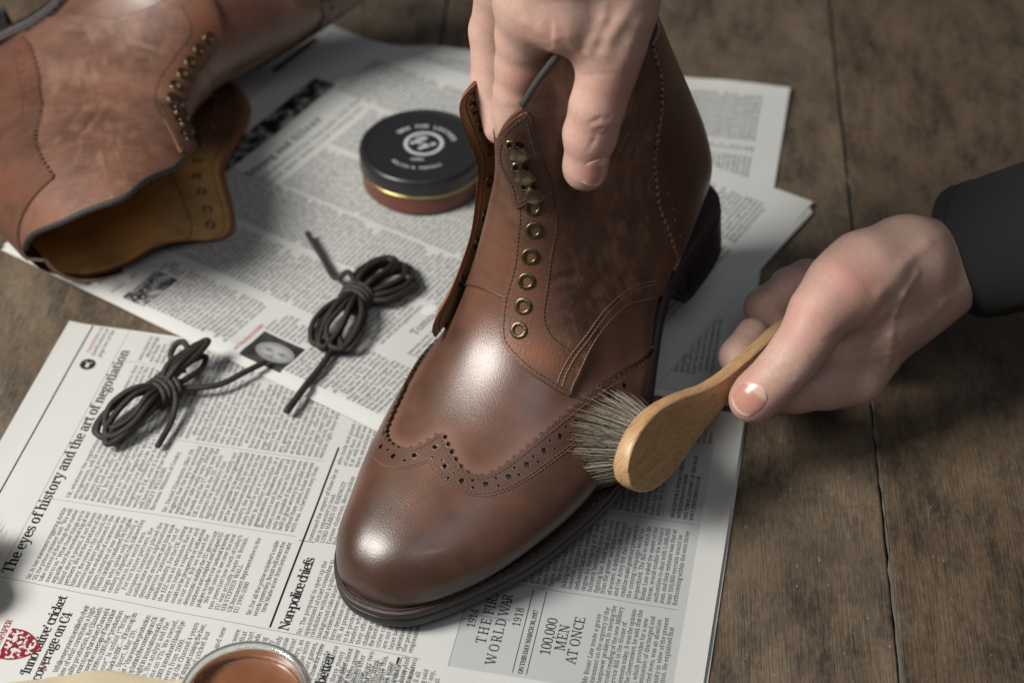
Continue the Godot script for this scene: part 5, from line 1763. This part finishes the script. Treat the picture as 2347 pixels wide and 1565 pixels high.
# one continuous skin: the bones' field on a grid, meshed as surface nets
func skin_mesh(H: Dictionary, cell: float, tint: Callable) -> ArrayMesh:
	var lo := Vector3(1e9, 1e9, 1e9)
	var hi := -lo
	var all: Array = H.palm.duplicate()
	for F in H.fingers: all.append_array(F[2])
	for o in all:
		for e in [[0, 1], [2, 3]]:
			var q := V(o[e[0]])
			var r: float = o[e[1]] + 4.0
			lo = lo.min(q - Vector3(r, r, r))
			hi = hi.max(q + Vector3(r, r, r))
	var nx := int((hi.x - lo.x) / cell) + 2
	var ny := int((hi.y - lo.y) / cell) + 2
	var nz := int((hi.z - lo.z) / cell) + 2
	var total := nx * ny * nz
	var palm := PackedFloat32Array()
	palm.resize(total)
	palm.fill(60.0)
	stamp(palm, H.palm, H.blend, lo, cell, nx, ny, nz)
	var res := palm.duplicate()
	for F in H.fingers:
		var f := PackedFloat32Array()
		f.resize(total)
		f.fill(60.0)
		stamp(f, F[2], F[0], lo, cell, nx, ny, nz)
		for i in total:
			var d := f[i]
			if d < 20.0:
				var k: float = F[1]
				var a := palm[i]
				var h := clampf(0.5 + 0.5 * (d - a) / k, 0.0, 1.0)
				d = lerpf(d, a, h) - k * h * (1.0 - h)
				var c := res[i]
				h = clampf(0.5 + 0.5 * (d - c) / 1.2, 0.0, 1.0)
				res[i] = lerpf(d, c, h) - 1.2 * h * (1.0 - h)
	for m in H.marks:
		var a := V(m[0])
		var b := V(m[1])
		var w: float = m[2]
		var reach := w * 2.2
		var l := ((a.min(b) - Vector3(reach, reach, reach)) - lo) / cell
		var g := ((a.max(b) + Vector3(reach, reach, reach)) - lo) / cell
		for x in range(maxi(int(l.x), 0), mini(int(g.x) + 2, nx)):
			for y in range(maxi(int(l.y), 0), mini(int(g.y) + 2, ny)):
				for z in range(maxi(int(l.z), 0), mini(int(g.z) + 2, nz)):
					var q := cone_d(lo + Vector3(x, y, z) * cell, a, 0.0, b, 0.0)
					res[(x * ny + y) * nz + z] -= m[3] * exp(-(q * q) / (w * w)) * 0.75
	var b := MB.new()
	var at := {}
	var sx := ny * nz
	var sy := nz
	var nrm := PackedVector3Array()
	var corners := [0, 1, sy, sy + 1, sx, sx + 1, sx + sy, sx + sy + 1]
	var edges := [[0, 1], [2, 3], [4, 5], [6, 7], [0, 2], [1, 3], [4, 6], [5, 7], [0, 4], [1, 5], [2, 6], [3, 7]]
	for x in nx - 1:
		for y in ny - 1:
			var base := x * sx + y * sy
			for z in nz - 1:
				var i := base + z
				var d0 := res[i]
				if d0 > 3.0 or d0 < -3.0:
					continue
				var s := 0
				if d0 < 0: s += 1
				if res[i + 1] < 0: s += 1
				if res[i + sy] < 0: s += 1
				if res[i + sy + 1] < 0: s += 1
				if res[i + sx] < 0: s += 1
				if res[i + sx + 1] < 0: s += 1
				if res[i + sx + sy] < 0: s += 1
				if res[i + sx + sy + 1] < 0: s += 1
				if s == 0 or s == 8:
					continue
				var sum := Vector3.ZERO
				var n := 0
				for e in edges:
					var a0 := res[i + corners[e[0]]]
					var a1 := res[i + corners[e[1]]]
					if (a0 < 0) != (a1 < 0):
						var f := a0 / (a0 - a1)
						var p0 := Vector3(e[0] >> 2, (e[0] >> 1) & 1, e[0] & 1)
						var p1 := Vector3(e[1] >> 2, (e[1] >> 1) & 1, e[1] & 1)
						sum += p0.lerp(p1, f)
						n += 1
				var local := sum / n
				var p := lo + (Vector3(x, y, z) + local) * cell
				var gx := lerpf(res[i + sx] - res[i], res[i + sx + sy + 1] - res[i + sy + 1], 0.5)
				var gy := lerpf(res[i + sy] - res[i], res[i + sx + sy + 1] - res[i + sx + 1], 0.5)
				var gz := lerpf(res[i + 1] - res[i], res[i + sx + sy + 1] - res[i + sx + sy], 0.5)
				var no := Vector3(gx, gy, gz).normalized()
				at[i] = b.add(p * MM, tint.call(p, no))
				nrm.append(no)
	for i in at:
		var inside := res[i] < 0
		# quads round the three edges that leave this corner
		for ax in 3:
			var step: int = [sx, sy, 1][ax]
			if inside == (res[i + step] < 0):
				continue
			var u: int = [sy, 1, sx][ax]
			var w: int = [1, sx, sy][ax]
			if at.has(i - u) and at.has(i - w) and at.has(i - u - w):
				if inside:
					b.quad(at[i], at[i - w], at[i - u - w], at[i - u])
				else:
					b.quad(at[i], at[i - u], at[i - u - w], at[i - w])
	return b.mesh(nrm)

func stamp(f: PackedFloat32Array, list: Array, k: float, lo: Vector3, cell: float, nx: int, ny: int, nz: int):
	for o in list:
		var a := V(o[0])
		var b := V(o[2])
		var ra: float = o[1]
		var rb: float = o[3]
		var ab := b - a
		var inv := 1.0 / ab.length_squared()
		var reach := maxf(ra, rb) + k + 3.0
		var l := ((a.min(b) - Vector3(reach, reach, reach)) - lo) / cell
		var g := ((a.max(b) + Vector3(reach, reach, reach)) - lo) / cell
		for x in range(maxi(int(l.x), 0), mini(int(g.x) + 2, nx)):
			for y in range(maxi(int(l.y), 0), mini(int(g.y) + 2, ny)):
				var z0 := maxi(int(l.z), 0)
				var i := (x * ny + y) * nz + z0
				var p := lo + Vector3(x, y, z0) * cell - a
				for z in range(z0, mini(int(g.z) + 2, nz)):
					var t := clampf(p.dot(ab) * inv, 0.0, 1.0)
					var d := p.distance_to(ab * t) - lerpf(ra, rb, t)
					var c := f[i]
					var h := clampf(0.5 + 0.5 * (d - c) / k, 0.0, 1.0)
					f[i] = lerpf(d, c, h) - k * h * (1.0 - h)
					p.z += cell
					i += 1

# a nail lies on the flesh: curved plate, pale half moon at its root
func nail_mesh(H: Dictionary, centre: Vector3, along: Vector3, facing: Vector3, len_: float, wid: float) -> ArrayMesh:
	var b := MB.new()
	along = (along - facing * along.dot(facing)).normalized()
	var side := along.cross(facing).normalized()
	var nu := 18
	var nw := 20
	for j in nw + 1:
		var w := float(j) / nw
		var half := wid * 0.5 * (0.80 + 0.24 * sin(PI * clampf(w * 0.9 + 0.08, 0, 1)))
		for i in nu + 1:
			var u := 2.0 * i / nu - 1.0
			var lw := w
			# round both ends
			lw = lerpf(w, 0.5, 0.0) + (-0.16 * u * u if w > 0.5 else 0.20 * u * u) * absf(w - 0.5) * 2.0
			var p := centre + along * (lw - 0.5) * len_ + side * u * half + facing * 9.0
			for s in 24:
				var d := flesh(p, H)
				p -= facing * minf(d, 3.0) * 0.9
				if d < 0.03:
					break
			var e := maxf(absf(u), maxf(1.0 - w * 7.0, 0.0))
			var rise := 0.42 * (1.0 - pow(e, 5.0)) - 0.22 * pow(e, 8.0) + 0.25 * smoothstep(0.8, 1.0, w)
			var moon := smoothstep(0.34, 0.24, w + 0.16 * u * u)
			var c := Color(0.42, 0.205, 0.165).lerp(Color(0.56, 0.36, 0.29), moon)
			c = c.lerp(Color(0.60, 0.44, 0.35), smoothstep(0.90, 0.97, w))
			b.add((p + facing * rise) * MM, c)
	for j in nw:
		for i in nu:
			var k := j * (nu + 1) + i
			b.quad(k, k + 1, k + nu + 2, k + nu + 1)
	return b.mesh()

func build_hands():
	var n1 := noise_of(900, 0.035, 3)
	var n2 := noise_of(901, 0.30, 2)
	var nail := mat(Color.WHITE, 0.28, 0.0, true)
	nail.clearcoat_enabled = true
	nail.clearcoat = 0.25
	nail.clearcoat_roughness = 0.25
	var red_r := [[113, 62, 103, 15], [142, 88, 84, 14], [160, 104, 76, 16], [135, 52, 62, 12], [170, 60, 56, 16], [108, 60, 92, 10]]
	var red_l := [[36, 178, 72, 12], [36, 198, 76, 9], [52, 218, 76, 16], [8, 210, 62, 12], [18, 240, 66, 14], [36, 168, 74, 9]]
	var tint := func(p: Vector3, reds: Array) -> Color:
		var c := Color(0.455, 0.295, 0.240)
		var a := n1.get_noise_3d(p.x, p.y, p.z)
		var f := n2.get_noise_3d(p.x, p.y, p.z)
		c = c * (1.0 + 0.13 * a + 0.10 * f)
		var k := 0.0
		for r in reds:
			k = maxf(k, exp(-p.distance_squared_to(Vector3(r[0], r[1], r[2])) / (r[3] * r[3])))
		c = c.lerp(Color(0.42, 0.20, 0.165), clampf(0.75 * k + 0.28 * a, 0.0, 0.8))
		return Color(c.r, c.g, c.b, 1)
	var o := thing("hand", "bare hand reaching down from above, thumb pressed against the standing boot's side", "hand")
	part("palm_and_fingers", skin_mesh(LEFT_HAND, 1.15, func(p, _n): return tint.call(p, red_l)), M.skin, o)
	part("thumbnail", nail_mesh(LEFT_HAND, Vector3(38.2, 174.3, 80.0), Vector3(-0.20, -0.93, 0.05), Vector3(0.66, 0.16, 0.73).normalized(), 15.5, 13.0), nail, o)
	var q := thing("hand", "hand coming out of a black sleeve at right, holding the brush handle", "hand")
	part("palm_and_fingers", skin_mesh(RIGHT_HAND, 1.15, func(p, _n): return tint.call(p, red_r)), M.skin, q)
	part("thumbnail", nail_mesh(RIGHT_HAND, Vector3(113.4, 61.5, 109.2), Vector3(-0.62, -0.70, 0.30), Vector3(-0.10, 0.60, 0.79).normalized(), 17.5, 15.5), nail, q)
	sleeve(q)

func sleeve(o: Node3D):
	var a := Vector3(SLEEVE[0][0], SLEEVE[0][1], SLEEVE[0][2]) * MM
	var z := Vector3(SLEEVE[1][0], SLEEVE[1][1], SLEEVE[1][2]) * MM
	var ax := (z - a).normalized()
	var up := (Vector3.UP - ax * ax.y).normalized()
	var side := ax.cross(up)
	var n := noise_of(950, 14.0, 3)
	var b := MB.new()
	var rings := []
	# inside of the cuff, its rolled edge, then the outside running out of the picture
	for l in [[0.045, 0.0285], [0.02, 0.0300], [0.004, 0.0318], [0.0008, 0.0324], [0.0, 0.0333], [0.0006, 0.0342], [0.0025, 0.0346], [0.012, 0.0348], [0.025, 0.0350], [0.04, 0.0355], [0.06, 0.0362], [0.08, 0.0370], [0.11, 0.0382], [0.15, 0.0400], [0.20, 0.042], [0.26, 0.045]]:
		rings.append(l)
	var seg := 72
	for l in rings:
		for s in seg:
			var t := TAU * s / seg
			var r: float = l[1] + (0.0016 * n.get_noise_3d(cos(t) * 0.05, sin(t) * 0.05, l[0]) * smoothstep(0.0, 0.03, l[0]))
			b.add(a + ax * (l[0] + 0.0012 * sin(t * 2.0 + 0.6)) + (up * sin(t) * 1.02 + side * cos(t) * 0.93) * r, Color.WHITE, Vector2(s * 0.1, l[0] * 20.0))
	for j in rings.size() - 1:
		for s in seg:
			b.quad(j * seg + s, j * seg + (s + 1) % seg, (j + 1) * seg + (s + 1) % seg, (j + 1) * seg + s)
	var sl := part("sleeve", b.mesh(), M.cloth_black, o)
	var st := []
	for s in 64:
		var t := TAU * (s + 0.5) / 64
		var c := a + ax * 0.0105 + (up * sin(t) * 1.02 + side * cos(t) * 0.93) * 0.0350
		var along := (-side * sin(t) * 0.93 + up * cos(t)).normalized()
		var out_ := (up * sin(t) + side * cos(t)).normalized()
		st.append(Transform3D(Basis(along, out_, along.cross(out_)), c))
	copies("cuff_stitching", stitch_mesh(0.0024, 0.00022), M.cloth_black, st, sl)
